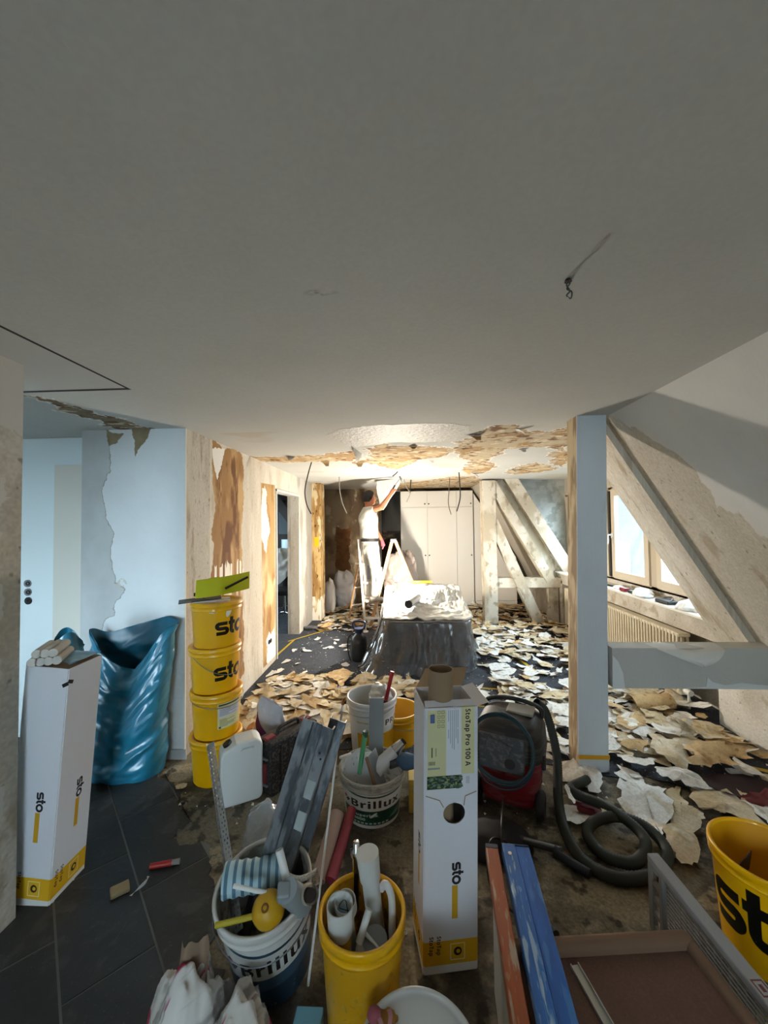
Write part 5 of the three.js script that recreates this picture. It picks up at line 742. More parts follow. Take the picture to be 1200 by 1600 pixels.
{
  const s = thing('pressure_sprayer', 'black pressure sprayer bottle with blue pump handle on the carpet', 'sprayer', [-0.57, 0, -4.9]);
  part('tank', lathe([[0.001, 0], [0.095, 0], [0.1, 0.02], [0.1, 0.22], [0.085, 0.29], [0.04, 0.33], [0.035, 0.36], [0.001, 0.36]], 32), mat(0x16181c, 0.4), s); part('pump_collar', at(cyl(0.06, 0.05, 0.05, 24), 0, 0.37, 0), mat(0x14244a, 0.45), s);
  part('pump_handle', tube([[-0.06, 0.38, 0], [-0.075, 0.46, 0], [0, 0.48, 0], [0.075, 0.46, 0], [0.06, 0.38, 0]], 0.013, 30), mat(0x14244a, 0.45), s); part('hose', tube([[-0.05, 0.34, 0.03], [-0.12, 0.3, 0.05], [-0.13, 0.12, 0.06], [-0.1, 0.02, 0.08]], 0.007, 30), BLACKP, s);
}
// ladders
const aluW = mat(0xd8d3c8, 0.5), woodL = dirty([190, 140, 92], [206, 188, 160], 0.7, 6);
{
  const l = thing('step_ladder', 'pale step ladder with flat treads under the worker', 'ladder', [0, 0, 0]);
  part('stile', bar([-0.62, 0, -6.22], [-0.73, 1.44, -6.36], 0.03, 0.06), aluW, l); part('stile', bar([-0.4, 0, -6.38], [-0.54, 1.02, -6.46], 0.03, 0.06), aluW, l);
  part('rear_leg', bar([-0.97, 0, -6.82], [-0.75, 1.06, -6.42], 0.03, 0.04), woodL, l); part('rear_leg', bar([-0.74, 0, -6.98], [-0.56, 1.06, -6.52], 0.03, 0.04), woodL, l);
  for (const y of [0.19, 0.47, 0.76]) { const k = y / 1.44; part('tread', at(rbox(0.23, 0.03, 0.12, 0.005), -0.51 - 0.12 * k, y - 0.015, -6.31 - 0.1 * k, 0, 0.62), aluW, l); }
  for (const y of [0.3, 0.62]) part('rear_rung', rod([-0.97 + 0.22 * y / 1.06, y, -6.82 + 0.4 * y / 1.06], [-0.74 + 0.18 * y / 1.06, y, -6.98 + 0.46 * y / 1.06], 0.012), aluW, l);
  part('platform', at(rbox(0.26, 0.03, 0.2, 0.005), -0.64, 1.045, -6.43, 0, 0.62), aluW, l);
  const w = thing('wooden_ladder', 'wooden A shaped stepladder standing open behind the lamp', 'ladder', [0, 0, 0]);
  const apex = [-0.17, 1.41, -6.62];
  for (const dz of [-0.17, 0.17]) { part('stile', bar([-0.56, 0, -6.5 + dz], [apex[0] - 0.02, apex[1], apex[2] + dz * 0.6], 0.05, 0.03), woodL, w); part('stile', bar([0.42, 0, -6.74 + dz], [apex[0] + 0.03, apex[1], apex[2] + dz * 0.6], 0.05, 0.03), woodL, w); }
  for (const k of [0.2, 0.4, 0.6, 0.8]) { part('rung', rod([0.42 + (apex[0] - 0.42) * k, 1.41 * k, -6.9 + 0.2 * k], [0.42 + (apex[0] - 0.42) * k, 1.41 * k, -6.58 - 0.1 * k + 0.05], 0.014), woodL, w); part('rung', rod([-0.56 + 0.38 * k, 1.41 * k, -6.67], [-0.56 + 0.38 * k, 1.41 * k, -6.35 - 0.15 * k], 0.014), woodL, w); }
  part('hinge', at(rbox(0.1, 0.06, 0.26, 0.01), apex[0], apex[1], apex[2]), STEEL, w);
}
{ // bundled sacks behind the ladders
  const m = mat(0xb9aba2, 0.7), blob = (sx, sy, sz, s) => nets((x, y, z) => Math.max(-y + 0.0, Math.hypot(x / sx, (y - sy * 0.5) / (sy * 0.62), z / sz) - 1 + 0.35 * (Math.abs(fbm(x * 7 + s, y * 7 + z * 6, 3) * 2 - 1))) * 0.2, [-0.5, -0.05, -0.4], [0.5, 1.2, 0.4], 0.028);
  solo('debris_sack', blob(0.36, 1.15, 0.28, 1), m, 'tall full debris sack of pale film behind the wooden ladder', 'sack', undefined, [-0.03, 0, -7.25]);
  solo('debris_sack', blob(0.26, 0.72, 0.2, 5), mat(0xd6d6d8, 0.6), 'white sack leaning at the brown far wall left of the worker', 'sack', undefined, [-1.22, 0, -7.9]);
  solo('debris_sack', blob(0.13, 0.62, 0.12, 9), mat(0xdcdad4, 0.6), 'narrow white plastic bag beside the tan timber end', 'sack', undefined, [-1.42, 0, -7.45]);
}
// the side room: two office chairs, one with a white jacket over it
{
  const chair = (label, x, z, shellM, y0, jacket) => {
    const c = thing('swivel_chair', label, 'chair', [x, 0, z]);
    part('seat', at(rbox(0.5, 0.12, 0.48, 0.05, 4), 0, 0.48, 0), mat(jacket ? 0x0e0e10 : 0x6c8694, 0.6), c);
    part('backrest', sheet(20, 14, (u, v) => [0.26 * Math.sin((u - 0.5) * 2.4), 0.5 + y0 * Math.sin(v * 1.5), -0.2 + 0.16 * (1 - Math.cos((u - 0.5) * 2.4)) * -1 + 0.1]), shellM, c);
    part('column', rod([0, 0.06, 0], [0, 0.44, 0], 0.025), CHROME, c);
    for (let k = 0; k < 4; k++) { const a = k * PI / 2 + 0.5; part('foot', tube([[0, 0.09, 0], [Math.cos(a) * 0.15, 0.06, Math.sin(a) * 0.15], [Math.cos(a) * 0.28, 0.012, Math.sin(a) * 0.28]], 0.012, 14), CHROME, c); }
    return c;
  };
  chair('black swivel chair with a white jacket, seen through the doorway', -2.2, -7.15, BLACKP, 0.52, true);
  chair('pale swivel chair with curved white back behind the black one', -2.25, -7.68, mat(0xa9bcc8, 0.4), 0.9, false);
  const j = thing('white_jacket', 'white work jacket thrown over the black chair in the side room', 'jacket', [-2.2, 0, -7.1]);
  part('cloth', sheet(40, 30, (u, v) => { const a = (u - 0.5) * 3.2, n = (fbm(u * 9, v * 6, 3) - 0.5) * 0.07; return [0.3 * Math.sin(a) * (1 - 0.35 * v * Math.abs(u - 0.3)) + n, 1.28 - v * (0.5 + 0.18 * Math.sin(u * 5)) + n, 0.18 * Math.cos(a) * (0.5 + 0.5 * Math.sin(v * 1.6)) - 0.1 + n]; }), mat(0xb3aea6, 0.9), j);
  const sh = thing('shelf', 'dark shelf with glass door at the back of the side room', 'shelf', [-3.0, 0, -8.05]); part('carcass', at(rbox(1.7, 2.2, 0.28, 0.01), 0, 1.1, 0), mat(0x2c2723, 0.7), sh); for (const x of [-0.4, 0.4]) part('glass_door', at(rbox(0.5, 0.5, 0.02, 0.004), x + 0.3, 1.75, 0.15), mat(0x6b7478, 0.2), sh); part('stair_cheek', bar([0.35, 2.3, 0.25], [1.15, 1.25, 0.25], 0.18, 0.05), mat(0x4d4b48, 0.8), sh);
}
// radiator and things on the sill
{
  const r = thing('radiator', 'cream column radiator under the dormer windows', 'radiator', [0, 0, 0]), m = mat(0xc9bda4, 0.45), z0 = -6.25, z1 = -3.72, n = 52;
  const fin = rbox(0.026, 0.55, 0.03, 0.012, 3), fin2 = rbox(0.03, 0.56, 0.024, 0.011, 3);
  for (let i = 0; i < n; i++) { const z = z0 + (i + 0.5) * (z1 - z0) / n; const a = new THREE.Mesh(fin, m); a.name = numbered('radiator_column'); a.position.set(2.502, 0.385, z); a.castShadow = a.receiveShadow = true; r.add(a); }
  part('header', [at(rbox(0.11, 0.035, z1 - z0, 0.012), 2.55, 0.645, (z0 + z1) / 2), at(rbox(0.11, 0.035, z1 - z0, 0.012), 2.55, 0.125, (z0 + z1) / 2)], m, r);
  for (const x of [2.545, 2.588]) part('end_column', at(rbox(0.026, 0.55, 0.03, 0.012, 3), x, 0.385, z1 - 0.03), m, r);
  part('inner_core', slab(2.53, 2.6, 0.12, 0.64, z0 + 0.05, z1 - 0.06), m, r);
  part('valve', [at(cyl(0.025, 0.03, 0.06, 18), 2.54, 0.15, z1 + 0.04, PI / 2), rod([2.54, 0, z1 + 0.04], [2.54, 0.15, z1 + 0.04], 0.011)], mat(0xd6d3cc, 0.35), r);
  part('foot', [at(rbox(0.05, 0.1, 0.04, 0.005), 2.55, 0.055, z1 - 0.25), at(rbox(0.05, 0.1, 0.04, 0.005), 2.55, 0.055, z0 + 0.25)], m, r);
}
{
  const top = 0.856, lump = (R, s, fy = 0.5) => nets((x, y, z) => Math.max(-y, Math.hypot(x, y / fy, z) - R - R * 0.5 * (vn3(x * 30 + s, y * 30, z * 30) - 0.5)), [-R * 1.5, -0.01, -R * 1.5], [R * 1.5, R * 1.2, R * 1.5], R / 9);
  const W = mat(0xe6e7e6, 0.8);
  solo('cloth', lump(0.1, 3, 0.9), W, 'crumpled white cloth by the middle window on the sill', 'cloth', undefined, [2.68, top, -4.55]);
  solo('crumpled_paper', lump(0.13, 9, 0.7), W, 'crumpled white paper at the near end of the sill', 'paper', undefined, [2.69, top, -3.82]);
  solo('paper_bag', lump(0.07, 5, 0.6), W, 'small white paper at the far end of the visible sill', 'paper', undefined, [2.66, top, -5.0]);
  solo('tape_roll', at(lathe([[0.03, 0], [0.045, 0], [0.045, 0.03], [0.03, 0.03], [0.03, 0]], 24), 0, 0, 0), BLACKP, 'black tape roll beside the white paper on the sill', 'tape', undefined, [2.65, top, -4.2]);
  const t = thing('black_tray', 'black tray with cables between the papers on the sill', 'tray', [2.66, top, -4.12]); part('tray', at(rbox(0.12, 0.035, 0.2, 0.012), 0, 0.018, 0), BLACKP, t); part('cord', tube([[0.02, 0.045, -0.08], [0.05, 0.06, 0], [0, 0.05, 0.08], [-0.05, 0.03, 0.1]], 0.006, 24), mat(0x3a3a3c, 0.5), t);
  solo('red_packet', rbox(0.07, 0.04, 0.11, 0.006), mat(0x7c1a24, 0.5), 'small dark red packet beside the white cloth on the sill', 'packet', undefined, [2.63, top + 0.021, -4.82]);
  solo('black_packet', rbox(0.06, 0.03, 0.09, 0.006), BLACKP, 'flat black packet next to the red one on the sill', 'packet', undefined, [2.64, top + 0.016, -4.68]);
  solo('white_dish', lathe([[0.001, 0.004], [0.06, 0.004], [0.085, 0.025], [0.08, 0.027], [0.056, 0.01], [0.001, 0.01]], 28), W, 'shallow white dish before the white cloth on the sill', 'dish', undefined, [2.62, top, -4.42]);
  solo('dark_tool', rod([0, 0.012, -0.08], [0.02, 0.012, 0.08], 0.012), mat(0x25221f, 0.6), 'dark hand tool at the far end of the sill', 'tool', undefined, [2.64, top, -5.15]);
  solo('orange_pencil', rod([0, 0.006, -0.05], [0.03, 0.006, 0.05], 0.005), mat(0xc8681c, 0.5), 'orange pencil at the near end of the sill', 'pencil', undefined, [2.64, top, -3.68]);
}
// cables from the ceiling
{
  const dark = mat(0x2b2724, 0.6), pale = mat(0x8c867c, 0.6), c = (pts, r, m, label) => solo('ceiling_cable', tube(pts, r, 30, 6), m, label, 'cable');
  c([[-1.066, 2.44, -4.53], [-1.12, 2.25, -4.53], [-1.15, 2.08, -4.53], [-1.13, 1.93, -4.54], [-1.08, 1.82, -4.54]], 0.007, dark, 'long dark cable hanging before the doorway');
  c([[-0.983, 2.44, -6.0], [-0.975, 2.2, -6.0], [-0.93, 2.0, -6.0], [-0.87, 1.86, -6.0]], 0.008, pale, 'grey cable hanging left of the worker');
  c([[0.82, 2.44, -5.72], [0.83, 2.25, -5.72], [0.83, 2.05, -5.72], [0.78, 1.86, -5.72]], 0.009, dark, 'thick dark cable hanging before the wardrobes');
  c([[0.77, 2.44, -6.4], [0.75, 2.2, -6.4], [0.74, 2.0, -6.4], [0.78, 1.83, -6.4]], 0.007, mat(0x5a4a3c, 0.6), 'thin brown cable next to the thick one before the wardrobes');
  c([[0.02, 2.44, -6.5], [0.06, 2.3, -6.5], [0.12, 2.2, -6.5], [0.06, 2.05, -6.5]], 0.006, pale, 'thin grey cable curling right of the raised hand');
  c([[0.14, 2.44, -6.6], [0.13, 2.3, -6.6], [0.12, 2.2, -6.6]], 0.011, dark, 'short dark cable stub near the wardrobe edge');
  c([[-0.06, 2.44, -5.5], [-0.09, 2.4, -5.48], [-0.14, 2.36, -5.46]], 0.008, dark, 'short bent cable stub on the torn ceiling above the worker');
  const k = thing('cable_outlet', 'black cable outlet with a bent wire loop in the ceiling', 'cable outlet', [0.508, 2.43, -1.187]);
  part('outlet_hole', at(cyl(0.009, 0.011, 0.006, 16), 0, -0.003, 0), BLACKP, k);
  part('wire_loop', tube([[0, 0, 0], [-0.006, -0.02, 0.004], [0.004, -0.035, 0], [-0.007, -0.05, 0.004], [0.006, -0.058, 0], [0.008, -0.04, 0.004], [-0.004, -0.028, 0], [0.005, -0.012, 0.002]], 0.0022, 60, 6), mat(0x3a3a38, 0.5), k); part('bare_end', tube([[0.006, -0.058, 0], [0.001, -0.062, 0.003], [-0.005, -0.054, 0.004]], 0.0012, 16, 5), mat(0xa8a8a4, 0.3, { metalness: 0.7 }), k);
  const f = solo('ceiling_wire', tube([[1.49, 2.43, -2.74], [1.52, 2.36, -2.72], [1.545, 2.31, -2.71], [1.54, 2.27, -2.7]], 0.005, 20, 6), BLACKP, 'short black wire hanging at the top of the stripped slope', 'wire');
}
// wallpaper hanging from the ceiling
{
  const gray = mat(0xc9c8c3, 0.8);
  solo('hanging_wallpaper', sheet(14, 14, (u, v) => [-0.42 - 0.05 * u + 0.1 * v * (u - 0.6), 2.425 - 0.1 * Math.sin(v * 1.7), -3.98 + 0.34 * u - 0.05 + 0.07 * v]), gray, 'grey flap of wallpaper curling down from the torn ceiling', 'wallpaper');
  solo('hanging_wallpaper', sheet(24, 24, (u, v) => { const w = (1 - Math.pow(v, 1.3) * 0.88) * (0.17 + 0.03 * vn(v * 9, 1)), x = -0.2 - 0.12 * v; return [1.085 * (x + (u - 0.5) * 2 * w) - 0.0, 2.42 - 0.5 * v + 0.05 * (u - 0.5) * (1 - v), -6.42 + 0.08 * Math.sin(u * 3) * v - 0.05 * v]; }), gray, 'large torn sheet of ceiling paper hanging before the face of the worker', 'wallpaper');
  const fl = [[0.6, -3.3, 0.3, 0.09], [0.9, -3.12, 1.2, 0.07], [0.55, -3.9, 2, 0.08], [0.3, -4.4, 2.4, 0.07], [-0.5, -4.5, 3.2, 0.09], [1.2, -3.98, 0.2, 0.06], [0.85, -5.4, 2.2, 0.1], [1.05, -5.9, 1.1, 0.09], [-0.9, -4.45, 2.9, 0.08], [-1.2, -4.15, 0.1, 0.07], [0.1, -3.7, 0.1, 0.06], [1.5, -5.5, 1, 0.08]];
  fl.forEach(([x, z, a, s], i) => solo('peeling_flake', at(sheet(6, 6, (u, v) => [(u - 0.5) * s * 1.6 * (1 - v * 0.7), -0.004 - s * 0.6 * v * v, s * v]), x, 2.43, z, 0, a), i % 2 ? gray : mat(0xa68a60, 0.9), i % 2 ? 'small white flake of wallpaper peeling down from the torn ceiling' : 'small tan flake of backing paper hanging from the torn ceiling', 'wallpaper', i % 2 ? 'white flakes on the torn ceiling' : 'tan flakes on the torn ceiling'));
}
// ---------- the worker on the ladder ----------
{
  const p = thing('person', 'worker in white shirt and trousers on the ladder, one arm raised scraping the ceiling', 'person', [0, 0, 0]);
  const skin = mat(0xa8694a, 0.6), white = mat(0xb6b3ab, 0.9, { bumpMap: bumpFine, bumpScale: 0.001 });
  const J = { hip: [-0.545, 1.33, -6.32], chest: [-0.565, 1.78, -6.32], neck: [-0.565, 1.97, -6.3], headB: [-0.55, 2.06, -6.3], sR: [-0.52, 1.9, -6.17], eR: [-0.345, 1.95, -6.08], wR: [-0.2, 2.14, -6.05], sL: [-0.57, 1.88, -6.47], eL: [-0.47, 1.62, -6.5], wL: [-0.355, 1.42, -6.44], hR: [-0.5, 1.3, -6.24], kR: [-0.44, 0.92, -6.2], aR: [-0.465, 0.56, -6.24], hL: [-0.58, 1.3, -6.4], kL: [-0.6, 0.93, -6.4], aL: [-0.6, 0.56, -6.42] };
  const torso = (q, i) => { let d = cone(q, J.hip, J.chest, 0.125 + i, 0.135 + i); d = smin(d, cone(q, J.chest, J.neck, 0.12 + i, 0.055 + i), 0.06); d = smin(d, cone(q, [-0.545, 1.88, -6.19], [-0.56, 1.87, -6.45], 0.068 + i, 0.068 + i), 0.06); return d; };
  const armR = (q, i) => smin(cone(q, J.sR, J.eR, 0.056 + i, 0.043 + i), cone(q, J.eR, J.wR, 0.042 + i, 0.029 + i), 0.03), armL = (q, i) => smin(cone(q, J.sL, J.eL, 0.054 + i, 0.042 + i), cone(q, J.eL, J.wL, 0.041 + i, 0.029 + i), 0.03);
  const leg = (q, h, k, a, i) => smin(cone(q, h, k, 0.088 + i, 0.062 + i), cone(q, k, a, 0.06 + i, 0.042 + i), 0.04);
  const head = (q) => { const x = q[0] + 0.545, y = q[1] - 2.105, z = q[2] + 6.3, c = Math.cos(0.5), s = Math.sin(0.5), fx = x * c - z * s, fz = x * s + z * c; let d = (Math.hypot(fx / 0.098, y / 0.122, fz / 0.077) - 1) * 0.08; d = smin(d, cone(q, [-0.545 + 0.05 * c, 2.03, -6.3 - 0.05 * s], [-0.545 + 0.07 * c, 2.03, -6.3 - 0.07 * s], 0.035, 0.028), 0.03); d = smin(d, cone(q, [-0.545 + 0.088 * c, 2.115, -6.3 - 0.088 * s], [-0.545 + 0.112 * c, 2.08, -6.3 - 0.112 * s], 0.009, 0.016), 0.012); for (const e of [-1, 1]) d = smin(d, cone(q, [-0.545 + e * 0.076 * s, 2.085, -6.3 + e * 0.076 * c], [-0.55 + e * 0.084 * s, 2.125, -6.3 + e * 0.084 * c], 0.011, 0.013), 0.006); return d; };
  const bodyF = (x, y, z) => { const q = [x, y, z]; let d = torso(q, -0.008); d = smin(d, armR(q, -0.002), 0.03); d = smin(d, armL(q, -0.002), 0.03); d = Math.min(d, smin(leg(q, J.hR, J.kR, J.aR, -0.008), leg(q, J.hL, J.kL, J.aL, -0.008), 0.02)); d = smin(d, cone(q, J.neck, J.headB, 0.05, 0.052), 0.02); return smin(d, head(q), 0.02); };
  const fingers = (w, dir, side, curl) => { const D = V(...dir).normalize(), S = V(...side).normalize(), N = new THREE.Vector3().crossVectors(D, S), P = (a, b, c) => V(...w).addScaledVector(D, a).addScaledVector(S, b).addScaledVector(N, c).toArray(); const bones = [[P(0, 0, 0), P(0.075, 0, 0), 0.026, 0.034]];
    [[-0.028, 0.062], [-0.01, 0.074], [0.01, 0.07], [0.027, 0.055]].forEach(([b, L]) => { const a0 = P(0.08, b, 0), a1 = P(0.08 + L * 0.5, b * 1.1, curl * L * 0.3), a2 = P(0.08 + L * (1 - curl * 0.6), b * 1.05, curl * L * 0.95); bones.push([a0, a1, 0.0092, 0.0085], [a1, a2, 0.0085, 0.0072]); });
    bones.push([P(0.025, -0.028, 0), P(0.055, -0.055, 0.015), 0.012, 0.01], [P(0.055, -0.055, 0.015), P(0.085, -0.05, 0.03), 0.01, 0.0085]);
    const lo = [0, 1, 2].map((k) => w[k] - 0.2), hi = [0, 1, 2].map((k) => w[k] + 0.2); return nets((x, y, z) => { const q = [x, y, z]; if (Math.hypot(x - w[0], y - w[1], z - w[2]) > 0.24) return 0.05; let d = 1; bones.forEach((b, i) => { const e = cone(q, b[0], b[1], b[2], b[3]); d = i ? smin(d, e, 0.006) : e; }); return d; }, lo, hi, 0.0045); };
  const handR = fingers([-0.2, 2.14, -6.05], [0.5, 0.75, 0], [0.2, 0, 1], 0.8), handL = fingers([-0.355, 1.42, -6.44], [0.25, -1, 0.1], [0, 0.1, 1], 0.35);
  const body = part('body', join([nets(bodyF, [-0.82, 0.46, -6.62], [-0.1, 2.3, -5.95], 0.014), handR]), skin, p);
  part('hand', handL, mat(0xb4505c, 0.6), p, 'hanging hand in a pink glove');
  const fold = (x, y, z) => 0.008 * (Math.abs(fbm(x * 9 + z * 5, y * 16 - x * 20, 3) * 2 - 1));
  part('shirt', nets((x, y, z) => { const q = [x, y, z]; let d = smin(torso(q, 0.016), Math.max(cone(q, J.sR, J.eR, 0.078, 0.066), -(0.16 - Math.hypot(x - J.eR[0], y - J.eR[1], z - J.eR[2]) < 0 ? 1 : -0.01) * 0 + (0.13 - Math.hypot(x - J.eR[0], y - J.eR[1], z - J.eR[2]))), 0.03); d = smin(d, Math.max(cone(q, J.sL, J.eL, 0.074, 0.062), 0.13 - Math.hypot(x - J.eL[0], y - J.eL[1], z - J.eL[2])), 0.03); d = Math.max(d, y - 1.965, 1.4 - y); return d - fold(x, y, z); }, [-0.85, 1.35, -6.66], [-0.25, 2.02, -5.98], 0.013), white, p, 'white short sleeved shirt');
  const tr = part('trousers', nets((x, y, z) => { const q = [x, y, z]; let d = smin(leg(q, J.hR, J.kR, J.aR, 0.02), leg(q, J.hL, J.kL, J.aL, 0.02), 0.02); d = smin(d, cone(q, [-0.545, 1.3, -6.32], [-0.545, 1.44, -6.32], 0.14, 0.135), 0.04); return Math.max(d, y - 1.43, 0.53 - y) - fold(x + 3, y, z) * 1.3; }, [-0.8, 0.48, -6.62], [-0.3, 1.48, -6.05], 0.014), white, p, 'white work trousers');
  for (const k of [J.kR, J.kL]) part('knee_pad', sheet(8, 8, (u, v) => { const a = (u - 0.5) * 2.2 + 1.2; return [k[0] + Math.sin(a) * 0.098, k[1] - 0.13 + v * 0.22, k[2] + Math.cos(a) * 0.098]; }), mat(0x8d9098, 0.9), tr);
  part('belt', sheet(48, 2, (u, v) => { const a = u * 2 * PI; return [-0.545 + Math.sin(a) * 0.155, 1.41 + 0.045 * v, -6.32 + Math.cos(a) * 0.155]; }), mat(0x17171a, 0.6), p);
  part('hair', nets((x, y, z) => { const q = [x, y, z], hx = x + 0.545, fz = z + 6.3, c = Math.cos(0.5), s = Math.sin(0.5), f = hx * c - fz * s; return Math.max(head(q) - 0.009 - 0.003 * vn3(x * 90, y * 90, z * 90), f * 0.9 - (y - 2.1) * 0.6 - 0.004, 2.05 - y); }, [-0.72, 1.98, -6.46], [-0.38, 2.28, -6.14], 0.008), mat(0x1a1412, 0.8), p);
  for (const a of [J.aR, J.aL]) { const s = part('shoe', nets((x, y, z) => { const q = [x, y, z]; return Math.max(smin(cone(q, [a[0] - 0.04, 0.5, a[2]], [a[0] + 0.15, 0.49, a[2] + 0.02], 0.045, 0.036), cone(q, [a[0], 0.5, a[2]], a, 0.045, 0.045), 0.03), 0.462 - y); }, [a[0] - 0.12, 0.44, a[2] - 0.1], [a[0] + 0.22, 0.64, a[2] + 0.1], 0.01), mat(0xb7b1a6, 0.7), p); }
  const s = thing('scraper', 'wide steel scraper in the raised hand of the worker', 'scraper', [-0.15, 2.23, -6.05]); part('handle', rod([-0.03, -0.04, 0], [0.03, 0.06, 0], 0.013), mat(0x3b2a1c, 0.6), s); part('shaft', rod([0.03, 0.06, 0], [0.1, 0.15, 0], 0.006), STEEL, s); part('blade', at(rbox(0.1, 0.06, 0.004, 0.001), 0.115, 0.17, 0, 0, 1.2, -0.6), STEEL, s);
}
// ---------- torn wallpaper on the floor ----------
const paperMap = (c, c2, c3, s) => paint(256, 256, 0, 0, 1, 1, (x, y) => { let c0 = mix(c, c2, sm(0.4, 0.62, fbm(x * 5 + s, y * 5, 5))); c0 = mix(c0, c3, sm(0.58, 0.72, fbm(x * 11 + s * 3, y * 11, 4)) * 0.8); return mul(c0, 0.93 + 0.14 * vn(x * 120, y * 120)); });
const PAPER = [
  ['white', mat(0xffffff, 0.85, { map: paperMap([226, 224, 218], [214, 210, 200], [196, 184, 160], 1) })],
  ['white', mat(0xffffff, 0.85, { map: paperMap([218, 218, 214], [226, 224, 218], [176, 172, 160], 2) })],
  ['cream', mat(0xffffff, 0.9, { map: paperMap([208, 194, 162], [196, 178, 142], [170, 142, 98], 3) })],
  ['cream', mat(0xffffff, 0.9, { map: paperMap([204, 192, 168], [186, 168, 134], [214, 206, 188], 4) })],
  ['tan', mat(0xffffff, 0.9, { map: paperMap([178, 150, 106], [196, 168, 122], [146, 112, 68], 5) })],
  ['brown', mat(0xffffff, 0.95, { map: paperMap([150, 118, 78], [120, 88, 54], [178, 154, 116], 6) })],
];
function leafGeo(outline, rings, yfn, jag = 0) {                  // a ragged sheet: rings from its middle out to the torn edge
  const pts = []; outline.forEach((p, i) => { const q = outline[(i + 1) % outline.length], n = Math.max(1, Math.round(jag)); for (let k = 0; k < n; k++) { const t = k / n; const L = Math.hypot(q[0] - p[0], q[1] - p[1]) * 0.11; pts.push([p[0] + (q[0] - p[0]) * t + (k ? rr(-L, L) : 0), p[1] + (q[1] - p[1]) * t + (k ? rr(-L, L) : 0)]); } });
  const cx = pts.reduce((s, p) => s + p[0], 0) / pts.length, cz = pts.reduce((s, p) => s + p[1], 0) / pts.length, n = pts.length, pos = [cx, yfn(cx, cz, 0), cz], uv = [cx, cz], ix = [];
  for (let r = 1; r <= rings; r++) for (let i = 0; i < n; i++) { const k = r / rings, x = cx + (pts[i][0] - cx) * k, z = cz + (pts[i][1] - cz) * k; pos.push(x, yfn(x, z, k), z); uv.push(x, z); }
  for (let i = 0; i < n; i++) ix.push(0, 1 + (i + 1) % n, 1 + i);
  for (let r = 1; r < rings; r++) for (let i = 0; i < n; i++) { const a = 1 + (r - 1) * n + i, b = 1 + (r - 1) * n + (i + 1) % n, c = a + n, d = b + n; ix.push(a, b, d, a, d, c); }
  const g = new THREE.BufferGeometry(); g.setAttribute('position', new THREE.Float32BufferAttribute(pos, 3)); g.setAttribute('uv', new THREE.Float32BufferAttribute(uv, 2)); g.setIndex(ix); g.computeVertexNormals(); return g;
}
const SCRAPS = [];
for (let k = 0; k < 28; k++) {
  const n = 5 + Math.floor(rnd() * 5), el = rr(0.4, 0.9), o = [], ph = rr(0, 6); for (let i = 0; i < n; i++) { const a = i / n * 2 * PI + rr(-0.25, 0.25), r = rr(0.2, 0.6); o.push([Math.cos(a) * r, Math.sin(a) * r * el]); }
  const curl = k % 3, ca = Math.cos(ph), sa = Math.sin(ph), amt = [0.06, 0.22, 0.5][curl];
  SCRAPS.push({ g: leafGeo(o, 3, (x, z, q) => { const d = x * ca + z * sa; return 0.012 + amt * d * d + 0.05 * (vn(x * 5 + k * 7, z * 5) - 0.5) + (curl === 2 ? 0.12 * Math.max(0, d) : 0); }, 3), curl: ['flat', 'bent', 'curled'][curl], form: el < 0.55 ? 'narrow' : el < 0.75 ? 'ragged' : 'broad' });
}
const blocked = (x, z) => (x > -0.45 && x < 0.95 && z > -6.0 && z < -4.3) || Math.hypot(x + 0.57, z + 4.9) < 0.16 || (x < -1.5 && z > -7) || (x > 2.5 && z > -6.3 && z < -3.6) || Math.hypot(x - 1.27, z + 2.83) < 0.14 || x > 2.62 || (x > -0.2 && z < -8.05);
const zones = [   // x0, x1, z0, z1, count, size, colours (weights), where
  [-1.45, 0.05, -4.25, -3.05, 300, [0.12, 0.34], [2, 1, 4, 3, 2, 0], 'on the carpet before the covered sofa'],
  [-1.35, -0.6, -4.0, -2.9, 80, [0.12, 0.3], [1, 2, 4, 4, 2, 0], 'in the litter by the bucket stack'],
  [-1.55, -0.5, -6.2, -4.3, 26, [0.05, 0.17], [4, 3, 0, 0, 0, 0], 'on the bare carpet near the doorway'],
  [-1.4, -0.4, -8.0, -6.2, 260, [0.08, 0.24], [2, 2, 2, 2, 3, 3], 'in the litter around the ladders'],
  [-0.4, 2.5, -8.02, -6.1, 520, [0.1, 0.3], [0, 1, 3, 3, 4, 3], 'in the brown litter before the wardrobes'],
  [0.95, 2.5, -6.2, -4.9, 230, [0.1, 0.3], [3, 2, 3, 3, 2, 0], 'in the litter around the far post'],
  [0.9, 2.5, -5.1, -3.8, 105, [0.1, 0.3], [4, 4, 2, 2, 1, 0], 'on the carpet right of the covered sofa'],
  [0.7, 1.25, -4.6, -3.4, 16, [0.08, 0.22], [4, 3, 1, 1, 0, 0], 'on the dark carpet behind the vacuum'],
  [0.95, 1.7, -4.0, -2.9, 130, [0.1, 0.26], [5, 5, 2, 1, 0, 0], 'in the white litter behind the papered post'],
  [1.55, 2.5, -4.0, -2.9, 130, [0.12, 0.3], [2, 2, 4, 3, 3, 0], 'in the litter under the low beam'],
  [0.95, 2.5, -2.95, -2.3, 30, [0.08, 0.2], [4, 4, 2, 2, 1, 0], 'in the litter before the low beam'],
  [-0.4, 0.6, -4.2, -3.0, 20, [0.08, 0.2], [3, 2, 2, 2, 0, 0], 'on the carpet between buckets and sofa'],
  [-1.9, -1.3, -2.75, -2.5, 6, [0.06, 0.12], [2, 0, 2, 1, 0, 0], 'by the foot of the bucket stack'],
];
const all = [];
